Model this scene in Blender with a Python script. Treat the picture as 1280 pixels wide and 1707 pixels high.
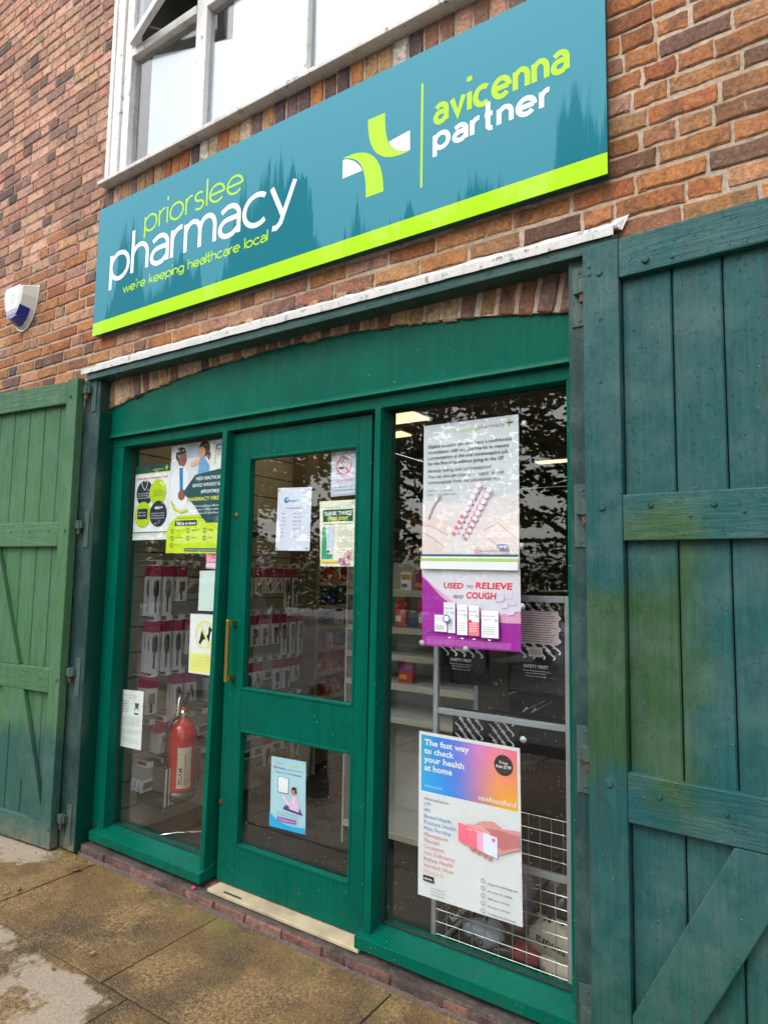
import bpy, bmesh, math, random
import numpy as np
from mathutils import Vector
random.seed(7); rng = np.random.RandomState(7)
for o in list(bpy.data.objects): bpy.data.objects.remove(o)
S = bpy.context.scene; COL = S.collection
PI = math.pi
# ------------------------------------------------------------------ camera
FPX, YAW, PITCH, ROLL = 1094., -.58896, .09386, .01669      # focal length in photo pixels, angles in radians
cy, sy, cp, sp = math.cos(YAW), math.sin(YAW), math.cos(PITCH), math.sin(PITCH)
Fv = np.array([sy*cp, cy*cp, sp]); Rt = np.array([cy, -sy, 0.]); Up = np.cross(Rt, Fv)
cr, sr = math.cos(ROLL), math.sin(ROLL)
RT, UP = cr*Rt+sr*Up, -sr*Rt+cr*Up
CAM = np.array([0, -2.25, 1.55])
cd = bpy.data.cameras.new('camera'); co = bpy.data.objects.new('camera', cd); COL.objects.link(co)
from mathutils import Matrix
mw = Matrix([[RT[i], UP[i], -Fv[i], CAM[i]] for i in range(3)]+[[0, 0, 0, 1]])
co.matrix_world = mw
cd.sensor_fit = 'VERTICAL'; cd.sensor_height = 24; cd.lens = FPX/1707*24; cd.clip_start = .05; cd.clip_end = 600
S.camera = co
def ray(u, v): return RT*(u-640)/FPX-UP*(v-853.5)/FPX+Fv
def P(u, v, Y=0.):
    """point of the vertical plane y=Y that photo pixel (u,v) shows"""
    r = ray(u, v); t = (Y-CAM[1])/r[1]; return CAM+r*t
# ------------------------------------------------------------------ light
SUN_EL, SUN_AZ = math.radians(52), math.radians(200)          # azimuth clockwise from +Y
w = bpy.data.worlds.new('World'); S.world = w; w.use_nodes = True
nt = w.node_tree; nt.nodes.clear()
ow = nt.nodes.new('ShaderNodeOutputWorld'); bg = nt.nodes.new('ShaderNodeBackground')
sky = nt.nodes.new('ShaderNodeTexSky'); sky.sky_type = 'NISHITA'; sky.sun_disc = False
sky.sun_elevation = SUN_EL; sky.sun_rotation = SUN_AZ; sky.dust_density = 3; sky.air_density = 1.2
hs = nt.nodes.new('ShaderNodeHueSaturation'); hs.inputs['Saturation'].default_value = .22; hs.inputs['Value'].default_value = 2.75
cn = nt.nodes.new('ShaderNodeTexNoise'); cn.inputs['Scale'].default_value = 1.6; cn.inputs['Detail'].default_value = 5
cm = nt.nodes.new('ShaderNodeMapRange'); cm.inputs[1].default_value = .3; cm.inputs[2].default_value = .7; cm.inputs[3].default_value = .8; cm.inputs[4].default_value = 1.2
vm = nt.nodes.new('ShaderNodeVectorMath'); vm.operation = 'SCALE'
tc = nt.nodes.new('ShaderNodeTexCoord')
L = nt.links.new
L(tc.outputs['Generated'], cn.inputs['Vector']); L(cn.outputs['Fac'], cm.inputs[0])
L(sky.outputs[0], hs.inputs['Color']); L(hs.outputs[0], vm.inputs[0]); L(cm.outputs[0], vm.inputs['Scale'])
L(vm.outputs[0], bg.inputs['Color']); bg.inputs['Strength'].default_value = .15; L(bg.outputs[0], ow.inputs['Surface'])
sl = bpy.data.lights.new('sun', 'SUN'); sl.energy = .6; sl.angle = math.radians(35); sl.color = (1, .96, .9)
so = bpy.data.objects.new('sun', sl); COL.objects.link(so)
sd = Vector((math.sin(SUN_AZ)*math.cos(SUN_EL), math.cos(SUN_AZ)*math.cos(SUN_EL), math.sin(SUN_EL)))
so.rotation_euler = sd.to_track_quat('Z', 'Y').to_euler(); so.location = (0, -5, 12)
S.view_settings.view_transform = 'Standard'; S.view_settings.look = 'None'; S.view_settings.exposure = -0.08; S.view_settings.gamma = 1
# ------------------------------------------------------------------ materials
def srgb(r, g, b):
    f = lambda c: (c/255/12.92 if c <= 10 else ((c/255+.055)/1.055)**2.4)
    return (f(r), f(g), f(b))
class G:
    """small helper round a material's node tree"""
    def __init__(s, name, rough=.5, spec=.5, metal=0, coat=0):
        s.m = bpy.data.materials.new(name); s.m.use_nodes = True; s.t = s.m.node_tree; s.t.nodes.clear()
        s.out = s.t.nodes.new('ShaderNodeOutputMaterial'); s.b = s.t.nodes.new('ShaderNodeBsdfPrincipled')
        s.l(s.b.outputs[0], s.out.inputs[0]); s.b.inputs['Roughness'].default_value = rough
        s.b.inputs['Specular IOR Level'].default_value = spec; s.b.inputs['Metallic'].default_value = metal
        s.b.inputs['Coat Weight'].default_value = coat
        s.pos = s.t.nodes.new('ShaderNodeNewGeometry').outputs['Position']
    def l(s, a, b): s.t.links.new(a, b)
    def setin(s, sock, v):
        if isinstance(v, bpy.types.NodeSocket): s.l(v, sock)
        elif isinstance(v, (tuple, list)) and len(v) == 3 and sock.type == 'RGBA': sock.default_value = (*v, 1)
        else: sock.default_value = v
    def scale(s, sc, vec=None):
        n = s.t.nodes.new('ShaderNodeMapping'); s.l(vec or s.pos, n.inputs[0]); n.inputs['Scale'].default_value = sc; return n.outputs[0]
    def noise(s, scale=5, detail=4, rough=.55, vec=None, dist=0):
        n = s.t.nodes.new('ShaderNodeTexNoise'); s.l(vec or s.pos, n.inputs['Vector'])
        n.inputs['Scale'].default_value = scale; n.inputs['Detail'].default_value = detail; n.inputs['Roughness'].default_value = rough
        n.inputs['Distortion'].default_value = dist; return n.outputs['Fac']
    def voro(s, scale, vec=None, feature='F1'):
        n = s.t.nodes.new('ShaderNodeTexVoronoi'); n.feature = feature; s.l(vec or s.pos, n.inputs['Vector']); n.inputs['Scale'].default_value = scale
        return n.outputs['Distance']
    def rng(s, v, a, b, c=0., d=1., smooth=False):
        n = s.t.nodes.new('ShaderNodeMapRange'); n.interpolation_type = 'SMOOTHSTEP' if smooth else 'LINEAR'
        s.setin(n.inputs[0], v)
        for i, x in enumerate((a, b, c, d)): n.inputs[1+i].default_value = x
        return n.outputs[0]
    def math(s, op, a, b=0., c=0.):
        n = s.t.nodes.new('ShaderNodeMath'); n.operation = op; s.setin(n.inputs[0], a); s.setin(n.inputs[1], b); s.setin(n.inputs[2], c); return n.outputs[0]
    def mix(s, f, a, b, mode='MIX'):
        n = s.t.nodes.new('ShaderNodeMix'); n.data_type = 'RGBA'; n.blend_type = mode
        s.setin(n.inputs[0], f); s.setin(n.inputs[6], a); s.setin(n.inputs[7], b); return n.outputs[2]
    def xyz(s):
        n = s.t.nodes.new('ShaderNodeSeparateXYZ'); s.l(s.pos, n.inputs[0]); return n.outputs
    def attr(s, name):
        n = s.t.nodes.new('ShaderNodeAttribute'); n.attribute_name = name; return n.outputs['Color']
    def bump(s, h, strength=.3, dist=.01, prev=None):
        n = s.t.nodes.new('ShaderNodeBump'); s.l(h, n.inputs['Height']); n.inputs['Strength'].default_value = strength; n.inputs['Distance'].default_value = dist
        if prev: s.l(prev, n.inputs['Normal'])
        s.l(n.outputs[0], s.b.inputs['Normal']); return n.outputs[0]
    def color(s, c): s.setin(s.b.inputs['Base Color'], c)
    def rough(s, r): s.setin(s.b.inputs['Roughness'], r)
MATS = {}
def plain(name, col, rough=.5, metal=0, spec=.5, emit=0, var=.12, bump=0, bscale=60, coat=0):
    if name in MATS: return MATS[name]
    g = G(name, rough, spec, metal, coat)
    n = g.noise(6, 4); g.color(g.mix(1., col, g.mix(g.rng(n, .3, .7), (1-var,)*3, (1+var*.3,)*3), 'MULTIPLY'))
    if bump: g.bump(g.noise(bscale, 3), bump, .004)
    if emit: g.setin(g.b.inputs['Emission Color'], col); g.b.inputs['Emission Strength'].default_value = emit
    MATS[name] = g.m; return g.m
def paper(rgb):
    k = 'paper_%02x%02x%02x' % rgb
    if k in MATS: return MATS[k]
    g = G('printed paper', .45, .35); c = srgb(*rgb); n = g.noise(9, 3)
    g.color(g.mix(1., c, g.mix(g.rng(n, .3, .7), (.93,)*3, (1.,)*3), 'MULTIPLY')); g.bump(g.noise(7, 2), .25, .01)
    MATS[k] = g.m; return g.m
def brickmat():
    g = G('brick', .88, .25); c = g.attr('Col')
    n1 = g.noise(9, 5, .6); n2 = g.noise(70, 5, .7); n3 = g.noise(260, 3, .7); n4 = g.noise(24, 6, .75, dist=.6)
    nn = g.noise(13, 3, .6, dist=1.); c = g.mix(g.rng(nn, .5, .64, 0, .7), c, g.mix(.55, g.mix(1., c, (.45, .45, .5), 'MULTIPLY'), (.16, .12, .09)))
    c = g.mix(g.rng(g.noise(11, 4, .65), .35, .25, 0, .6), c, (.42, .17, .06)); c = g.mix(g.rng(n1, .3, .7, 0, .45), c, g.mix(1., c, (1.25, 1.05, .75), 'MULTIPLY'))
    c = g.mix(1., c, g.mix(g.rng(n2, .3, .72), (.5, .46, .46), (1.35, 1.32, 1.25)), 'MULTIPLY')
    c = g.mix(g.rng(n4, .57, .68, 0, .6), c, (.075, .045, .045))
    c = g.mix(g.rng(g.noise(22, 7, .85, dist=.6), .56, .68, 0, .65), c, (.5, .39, .29))
    c = g.mix(g.rng(n3, .64, .72, 0, .8), c, (.03, .02, .018))
    c = g.mix(1., c, g.mix(g.rng(g.noise(1.5, 5, .65, g.scale((1, 1, .55))), .35, .65), (.70, .69, .70), (1.05, 1.06, 1.08)), 'MULTIPLY')
    g.color(c); h = g.math('ADD', g.math('MULTIPLY', n2, .8), g.math('ADD', g.math('MULTIPLY', n3, .4), n4)); g.bump(h, .75, .006); return g.m
def mortarmat():
    g = G('mortar', .95, .2); x = g.xyz(); n = g.noise(40, 6, .7); n0 = g.noise(2.5, 4)
    c = g.mix(g.rng(x[0], -3.9, -1.6), (.46, .34, .27), (.50, .40, .30)); c = g.mix(g.math('MULTIPLY', g.rng(x[2], 3.3, 3.9), g.rng(x[0], -3.2, -3.6)), c, (.27, .18, .14)); c = g.mix(g.rng(n0, .4, .65, 0, .7), c, (.34, .26, .2))
    c = g.mix(1., c, g.mix(g.rng(n, .3, .7), (.6, .6, .6), (1.25, 1.25, 1.25)), 'MULTIPLY'); g.color(c); g.bump(n, .8, .008); return g.m
def glossgreen(name, col, rough=.28, chips=.0):
    g = G(name, rough, .07); n = g.noise(4, 4); st = g.noise(1, 4, .6, g.scale((90, 90, 3)))
    c = g.mix(g.rng(n, .3, .7), tuple(x*.86 for x in col), tuple(x*1.12 for x in col))
    ch = g.noise(38, 5, .8)
    c = g.mix(1., c, g.mix(g.rng(st, .3, .7), (.84,)*3, (1.12,)*3), 'MULTIPLY'); zz = g.xyz()[2]
    c = g.mix(g.rng(g.math('ADD', ch, g.rng(zz, .5, .2, 0, .045)), .735, .75), c, (.42, .38, .30)) if chips else c
    c = g.mix(g.math('MULTIPLY', g.rng(zz, .30, .08), g.rng(g.noise(17, 6, .75), .5, .66, 0, .3)), c, (.03, .05, .035))
    sp2 = g.noise(120, 2, .5); c = g.mix(g.rng(sp2, .76, .775, 0, .8), c, (.5, .6, .52))
    g.color(c); g.rough(g.rng(g.noise(14, 4), .3, .7, rough*.75, rough*1.5))
    b = g.bump(st, .10, .002); g.bump(g.noise(5, 2), .05, .01, b); return g.m
def oldpaint(name, fn, horiz=False):
    """weathered matt gate paint; fn(g) gives the colour"""
    g = G(name, .5, .18); rnd = g.t.nodes.new('ShaderNodeObjectInfo').outputs['Random']; gr = g.noise(1, 6, .65, g.scale((8, 8, 90) if horiz else (90, 90, 5)), .4); fl = g.noise(70, 4, .7)
    c = fn(g); c = g.mix(g.math('MULTIPLY', rnd, .45), c, g.mix(1., c, (.62, .7, .75), 'MULTIPLY')); c = g.mix(g.rng(g.noise(1, 4, .7, g.scale((14, 14, 1.1)), 1.), .55, .68, 0, .5), c, (.035, .06, .05)); c = g.mix(1., c, g.mix(g.rng(gr, .3, .7), (.78,)*3, (1.16,)*3), 'MULTIPLY')
    c = g.mix(g.rng(g.noise(5, 5, .7), .45, .75, 0, .35), c, (.13, .19, .17))
    c = g.mix(g.rng(g.noise(55, 3, .6), .735, .75, 0, .7), c, (.20, .29, .26)); c = g.mix(g.rng(fl, .69, .72, 0, .7), c, (.32, .38, .34)); c = g.mix(g.rng(g.noise(30, 5, .8, dist=1), .70, .73, 0, .8), c, (.012, .03, .028))
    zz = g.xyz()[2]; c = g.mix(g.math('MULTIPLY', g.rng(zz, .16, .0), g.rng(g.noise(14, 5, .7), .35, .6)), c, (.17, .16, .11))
    g.color(c); g.rough(g.rng(g.noise(18, 4), .3, .7, .33, .62))
    b = g.bump(gr, .7, .005); b = g.bump(g.noise(1, 3, .6, g.scale((4, 4, 30) if horiz else (30, 30, 3)), 1.), .25, .008, b); g.bump(g.rng(fl, .6, .75), .8, .004, b); return g.m
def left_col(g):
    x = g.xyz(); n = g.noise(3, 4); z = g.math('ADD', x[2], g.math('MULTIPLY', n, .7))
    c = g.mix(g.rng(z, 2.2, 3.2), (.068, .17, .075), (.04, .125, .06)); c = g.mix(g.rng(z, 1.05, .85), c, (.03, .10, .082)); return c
def right_col(g):
    x = g.xyz(); n = g.noise(2.2, 4, .6); z = g.math('ADD', x[2], g.math('MULTIPLY', g.math('SUBTRACT', n, .5), .6))
    xx = g.math('ADD', x[0], g.math('MULTIPLY', g.noise(3, 3), .3))
    z = g.math('ADD', z, g.math('MULTIPLY', g.math('SUBTRACT', g.t.nodes.new('ShaderNodeObjectInfo').outputs['Random'], .5), .22))
    k = g.math('MULTIPLY', g.math('MULTIPLY', g.rng(z, 1.72, 1.62), g.rng(z, .93, 1.02)), g.rng(xx, -.10, -.20))
    c = g.mix(k, (.017, .088, .088), (.034, .088, .036)); return g.mix(g.rng(z, .8, .3), c, (.018, .085, .07))
def deepgreen_col(g): return (.02, .052, .05)
M = {}
M['brick'] = brickmat(); M['mortar'] = mortarmat()
M['green'] = glossgreen('green gloss paint', (.0, .094, .060)); M['green_door'] = glossgreen('door gloss paint', (.0, .086, .056), .3, 1)
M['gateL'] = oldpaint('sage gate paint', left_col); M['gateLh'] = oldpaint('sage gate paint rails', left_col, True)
M['gateR'] = oldpaint('blue green gate paint', right_col); M['gateRh'] = oldpaint('blue green gate paint rails', right_col, True)
M['post'] = oldpaint('dark green post paint', deepgreen_col); M['fasc'] = oldpaint('dark green timber', lambda g: (.03, .085, .075), True)
def whitetimber(name, a, b, thr):
    g = G(name, .6, .35); n = g.noise(26, 7, .75, g.scale((1, 1, .6))); n2 = g.noise(120, 5, .7)
    c = g.mix(g.rng(n, thr, thr+.05), a, b); c = g.mix(g.rng(n2, .3, .7, 0, .35), c, (.3, .28, .25)); c = g.mix(g.rng(g.noise(1, 5, .7, g.scale((9, 9, 3))), .5, .7, 0, .55), c, (.34, .31, .27)); g.color(c)
    g.bump(g.math('ADD', g.rng(n, thr, thr+.05, 0, -.6), g.math('MULTIPLY', n2, .5)), .7, .004); return g.m
M['wtim'] = whitetimber('peeling white timber', (.80, .79, .77), (.25, .23, .2), .6)
M['lead'] = whitetimber('painted lead flashing', (.66, .65, .64), (.26, .25, .23), .57)
def signmat(name, col, dewskycol, k):
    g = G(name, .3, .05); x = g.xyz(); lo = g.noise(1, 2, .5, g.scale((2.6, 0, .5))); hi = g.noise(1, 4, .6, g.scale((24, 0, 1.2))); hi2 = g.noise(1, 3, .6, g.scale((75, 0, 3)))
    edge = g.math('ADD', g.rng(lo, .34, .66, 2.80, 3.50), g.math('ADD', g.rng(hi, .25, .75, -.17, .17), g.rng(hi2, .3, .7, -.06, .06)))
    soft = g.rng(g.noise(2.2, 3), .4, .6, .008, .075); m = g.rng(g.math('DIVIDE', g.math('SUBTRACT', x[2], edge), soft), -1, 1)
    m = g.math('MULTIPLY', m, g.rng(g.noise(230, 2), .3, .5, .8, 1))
    m = g.math('MULTIPLY', m, g.rng(x[2], 2.9, 3.75, .7, 1.))  # paler towards the top: sky reflection painted into the dew colour
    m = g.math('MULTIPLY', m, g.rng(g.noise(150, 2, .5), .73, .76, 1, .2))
    g.color(g.mix(g.math('MULTIPLY', m, k), col, dewskycol)); g.rough(g.rng(m, 0, 1, .16, .42)); g.bump(g.noise(260, 2), .05, .001); return g.m
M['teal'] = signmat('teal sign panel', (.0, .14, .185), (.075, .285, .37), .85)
M['lime'] = signmat('lime vinyl', (.35, .66, .008), (.44, .70, .09), .6)
M['wvin'] = signmat('white vinyl', (.82, .84, .88), (.86, .88, .92), .3)
M['tealedge'] = plain('dark teal tray edge', (.004, .05, .055), .3)
def glassmat(name, tint=(.97, .985, .98), refl=1.):
    m = bpy.data.materials.new(name); m.use_nodes = True; t = m.node_tree; t.nodes.clear()
    o = t.nodes.new('ShaderNodeOutputMaterial'); mx = t.nodes.new('ShaderNodeMixShader'); fr = t.nodes.new('ShaderNodeFresnel'); fr.inputs[0].default_value = 1.5
    tr = t.nodes.new('ShaderNodeBsdfTransparent'); tr.inputs[0].default_value = (*tint, 1); gl = t.nodes.new('ShaderNodeBsdfGlossy'); gl.inputs['Roughness'].default_value = .008
    nz = t.nodes.new('ShaderNodeTexNoise'); nz.inputs['Scale'].default_value = 2.2; bp = t.nodes.new('ShaderNodeBump'); bp.inputs['Strength'].default_value = .035; bp.inputs['Distance'].default_value = .03
    ge = t.nodes.new('ShaderNodeNewGeometry'); t.links.new(ge.outputs['Position'], nz.inputs['Vector']); t.links.new(nz.outputs['Fac'], bp.inputs['Height']); t.links.new(bp.outputs[0], gl.inputs['Normal'])
    ior = t.nodes.new('ShaderNodeMapRange'); t.links.new(ge.outputs['Backfacing'], ior.inputs[0]); ior.inputs[3].default_value = 1.62; ior.inputs[4].default_value = 1/1.62; t.links.new(ior.outputs[0], fr.inputs[0])
    t.links.new(fr.outputs[0], mx.inputs[0]); t.links.new(tr.outputs[0], mx.inputs[1]); t.links.new(gl.outputs[0], mx.inputs[2]); t.links.new(mx.outputs[0], o.inputs[0]); return m
M['glass'] = glassmat('window glass')
M['film'] = plain('frosted white film', (.36, .395, .45), .12, spec=.5, var=.05)
def slabmat():
    g = G('wet concrete slabs', .5, .3); x = g.xyz(); n = g.noise(1.7, 5, .6); f = g.noise(95, 5, .8); f2 = g.noise(210, 3, .7); m = g.noise(6, 5, .65)
    wet = g.mix(g.rng(m, .3, .7), (.10, .062, .028), (.175, .108, .048))
    wet = g.mix(g.rng(n, .46, .6, 0, .8), wet, (.055, .040, .026))
    gold = g.math('MULTIPLY', g.rng(g.noise(2.6, 6, .65), .47, .56), g.rng(g.noise(60, 5, .85), .47, .54)); wet = g.mix(g.math('MULTIPLY', gold, .9), wet, (.31, .20, .092)); wet = g.mix(g.rng(f, .56, .68, 0, .55), wet, (.25, .165, .07))
    wet = g.mix(g.rng(f2, .57, .64, 0, .7), wet, (.46, .32, .15)); wet = g.mix(g.rng(f2, .46, .38, 0, .8), wet, (.018, .012, .006))
    wet = g.mix(g.math('MULTIPLY', g.rng(g.noise(5, 4), .5, .62, 0, .5), g.rng(x[1], -.28, -.05)), wet, (.12, .13, .03))
    dd = g.math('ADD', g.math('MULTIPLY', g.rng(x[0], -1.85, -2.2), g.rng(x[1], -.60, -.70)), g.math('MULTIPLY', g.rng(x[0], -3.35, -3.7), g.rng(x[1], -1.2, -.3)))
    dn = g.math('ADD', g.noise(3.2, 6, .7), g.math('MULTIPLY', dd, .26)); dry = g.math('MULTIPLY', g.rng(dn, .70, .76), g.rng(dd, .2, .5))
    c = g.mix(g.math('MULTIPLY', dry, .8), wet, g.mix(g.rng(f, .35, .65), (.25, .2, .15), (.43, .36, .28))); g.color(c)
    g.rough(g.math('ADD', g.rng(n, .35, .65, .38, .6), g.math('MULTIPLY', dry, .35)))
    b = g.bump(g.math('ADD', f, g.math('MULTIPLY', f2, .7)), .55, .004); g.bump(n, .2, .02, b); return g.m
M['slab'] = slabmat()
M['joint'] = plain('dirty joint', (.018, .015, .011), .9, bump=.6)
def stepmat():
    g = G('red brick step', .6, .4); c = g.attr('Col'); n = g.noise(40, 6, .75); n2 = g.noise(7, 5, .7); f = g.noise(150, 4, .7)
    c = g.mix(1., c, g.mix(g.rng(n, .3, .7), (.45, .45, .45), (1.5, 1.4, 1.35)), 'MULTIPLY'); c = g.mix(g.rng(n2, .5, .62, 0, .85), c, (.04, .034, .03)); c = g.mix(g.rng(f, .66, .72, 0, .7), c, (.3, .2, .15))
    g.color(c); g.bump(g.math('ADD', n, f), .9, .01); return g.m
M['step'] = stepmat()
def asphaltmat():
    g = G('wet asphalt', .5, .5); f = g.noise(70, 4, .7); n = g.noise(.8, 5); g.color(g.mix(g.rng(f, .3, .7), (.07, .068, .064), (.15, .145, .135))); g.rough(g.rng(n, .35, .65, .3, .6)); g.bump(f, .4, .01); return g.m
M['asph'] = asphaltmat()
# ------------------------------------------------------------------ mesh and object helpers
ORG = {}
class MB:
    def __init__(s): s.v = []; s.f = []; s.mi = []; s.c = []
    def face(s, pts, mi=0, col=None):
        n = len(s.v); s.v += [tuple(map(float, p)) for p in pts]; s.f.append(tuple(range(n, n+len(pts)))); s.mi.append(mi); s.c.append(col)
    def prism(s, A, B, mi=0, col=None, msides=None):
        """A: front ring of points, B: back ring"""
        n = len(s.v); k = len(A); s.v += [tuple(map(float, p)) for p in list(A)+list(B)]
        s.f += [tuple(range(n, n+k)), tuple(range(n+2*k-1, n+k-1, -1))]; s.mi += [mi, mi]; s.c += [col, col]
        for i in range(k):
            j = (i+1) % k; s.f.append((n+i, n+k+i, n+k+j, n+j)); s.mi.append(mi if msides is None else msides); s.c.append(col)
    def box(s, x0, x1, y0, y1, z0, z1, mi=0, col=None):
        s.prism([(x0, y0, z0), (x1, y0, z0), (x1, y0, z1), (x0, y0, z1)], [(x0, y1, z0), (x1, y1, z0), (x1, y1, z1), (x0, y1, z1)], mi, col)
    def pxq(s, q, y0, y1, mi=0):
        """corner pixels of a piece's front face, lying at depth y0, thick to y1"""
        A = [P(u, v, y0) for u, v in q]; s.prism(A, [(a[0], y1, a[2]) for a in A], mi)
    def tube(s, pts, r, n=8, mi=0, col=None, cap=True):
        pts = [Vector(p) for p in pts]; rs = r if isinstance(r, (list, tuple)) else [r]*len(pts); rings = []; up = None
        for i, p in enumerate(pts):
            d = (pts[min(i+1, len(pts)-1)]-pts[max(i-1, 0)]).normalized()
            a = d.cross(Vector((0, 0, 1)) if abs(d.z) < .9 else Vector((1, 0, 0))).normalized() if up is None else (up-d*up.dot(d)).normalized()
            up = a; b = d.cross(a); base = len(s.v)
            for k in range(n):
                t = 2*PI*k/n; s.v.append(tuple(p+(a*math.cos(t)+b*math.sin(t))*rs[i]))
            rings.append(base)
        for i in range(len(rings)-1):
            for k in range(n):
                j = (k+1) % n; s.f.append((rings[i]+k, rings[i]+j, rings[i+1]+j, rings[i+1]+k)); s.mi.append(mi); s.c.append(col)
        if cap:
            s.f += [tuple(rings[0]+k for k in range(n))[::-1], tuple(rings[-1]+k for k in range(n))]; s.mi += [mi, mi]; s.c += [col, col]
    def lathe(s, o, prof, n=20, mi=0, col=None, axis='z'):
        """prof: (radius, height) pairs"""
        rings = []
        for r, h in prof:
            rings.append(len(s.v))
            for k in range(n):
                a = 2*PI*k/n; p = (r*math.cos(a), r*math.sin(a), h)
                if axis == 'y': p = (p[0], h, p[1])
                if axis == 'x': p = (h, p[0], p[1])
                s.v.append((o[0]+p[0], o[1]+p[1], o[2]+p[2]))
        for i in range(len(rings)-1):
            for k in range(n):
                j = (k+1) % n; s.f.append((rings[i]+k, rings[i]+j, rings[i+1]+j, rings[i+1]+k)); s.mi.append(mi); s.c.append(col)
        s.f += [tuple(rings[0]+k for k in range(n))[::-1], tuple(rings[-1]+k for k in range(n))]; s.mi += [mi, mi]; s.c += [col, col]
    def build(s, name, mats, parent=None, smooth=False, bevel=0, recalc=True, org=None, seg=2):
        if not isinstance(mats, (list, tuple)): mats = [mats]
        v = np.array(s.v, float)
        if parent is not None: o3 = ORG[parent]
        elif org is not None: o3 = np.array(org, float)
        else: o3 = np.array([(v[:, 0].min()+v[:, 0].max())/2, (v[:, 1].min()+v[:, 1].max())/2, v[:, 2].min()])
        me = bpy.data.meshes.new(name); me.from_pydata((v-o3).tolist(), [], s.f)
        for m in mats: me.materials.append(m)
        me.polygons.foreach_set('material_index', s.mi)
        if any(c is not None for c in s.c):
            ca = me.color_attributes.new('Col', 'FLOAT_COLOR', 'CORNER'); arr = []
            for f, c in zip(s.f, s.c): arr += [*(c or (.5, .5, .5)), 1]*len(f)
            ca.data.foreach_set('color', arr)
        if recalc:
            bm = bmesh.new(); bm.from_mesh(me); bmesh.ops.recalc_face_normals(bm, faces=bm.faces); bm.to_mesh(me); bm.free()
        if smooth: me.polygons.foreach_set('use_smooth', [True]*len(me.polygons))
        me.update(); ob = bpy.data.objects.new(name, me); COL.objects.link(ob)
        if parent is not None: ob.parent = parent
        else: ob.location = o3
        ORG[ob] = o3
        if bevel:
            b = ob.modifiers.new('bevel', 'BEVEL'); b.width = bevel; b.segments = seg; b.limit_method = 'ANGLE'
        return ob
def thing(name, label, cat, loc, group=None):
    o = bpy.data.objects.new(name, None); COL.objects.link(o); o.location = loc; o.empty_display_size = .1; ORG[o] = np.array(loc, float)
    return tag(o, label, cat, group)
def tag(o, label, cat, group=None, kind=None):
    if label: o['label'] = label
    if cat: o['category'] = cat
    if group: o['group'] = group
    if kind: o['kind'] = kind
    return o
def struct(o): o['kind'] = 'structure'; return o
def dup(root, loc, label, rz=None, group=None, sc=None):
    r = root.copy(); COL.objects.link(r); r.location = loc; r['label'] = label
    if rz is not None: r.rotation_euler = (0, 0, rz)
    if sc: r.scale = sc
    if group: r['group'] = group
    for ch in root.children:
        c = ch.copy(); COL.objects.link(c); c.parent = r
        for gch in ch.children:
            d = gch.copy(); COL.objects.link(d); d.parent = c
    return r
# lettering -----------------------------------------------------------
_TC = {}
def textmesh(s, bold=0.):
    k = (s, bold)
    if k not in _TC:
        cu = bpy.data.curves.new('t', 'FONT'); cu.body = s; cu.resolution_u = 2; cu.offset = bold; ob = bpy.data.objects.new('t', cu); COL.objects.link(ob)
        dg = bpy.context.evaluated_depsgraph_get(); me = bpy.data.meshes.new_from_object(ob.evaluated_get(dg))
        v = [(q.co.x, q.co.y) for q in me.vertices]; f = [tuple(q.vertices) for q in me.polygons]
        bpy.data.objects.remove(ob); bpy.data.curves.remove(cu); bpy.data.meshes.remove(me); _TC[k] = (v, f)
    return _TC[k]
def arc(cx, cyy, rx, ry, a0, a1, n=None):
    n = n or max(6, int(abs(a1-a0)/12)); return [(cx+rx*math.cos(math.radians(a0+(a1-a0)*i/n)), cyy+ry*math.sin(math.radians(a0+(a1-a0)*i/n))) for i in range(n+1)]
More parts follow.
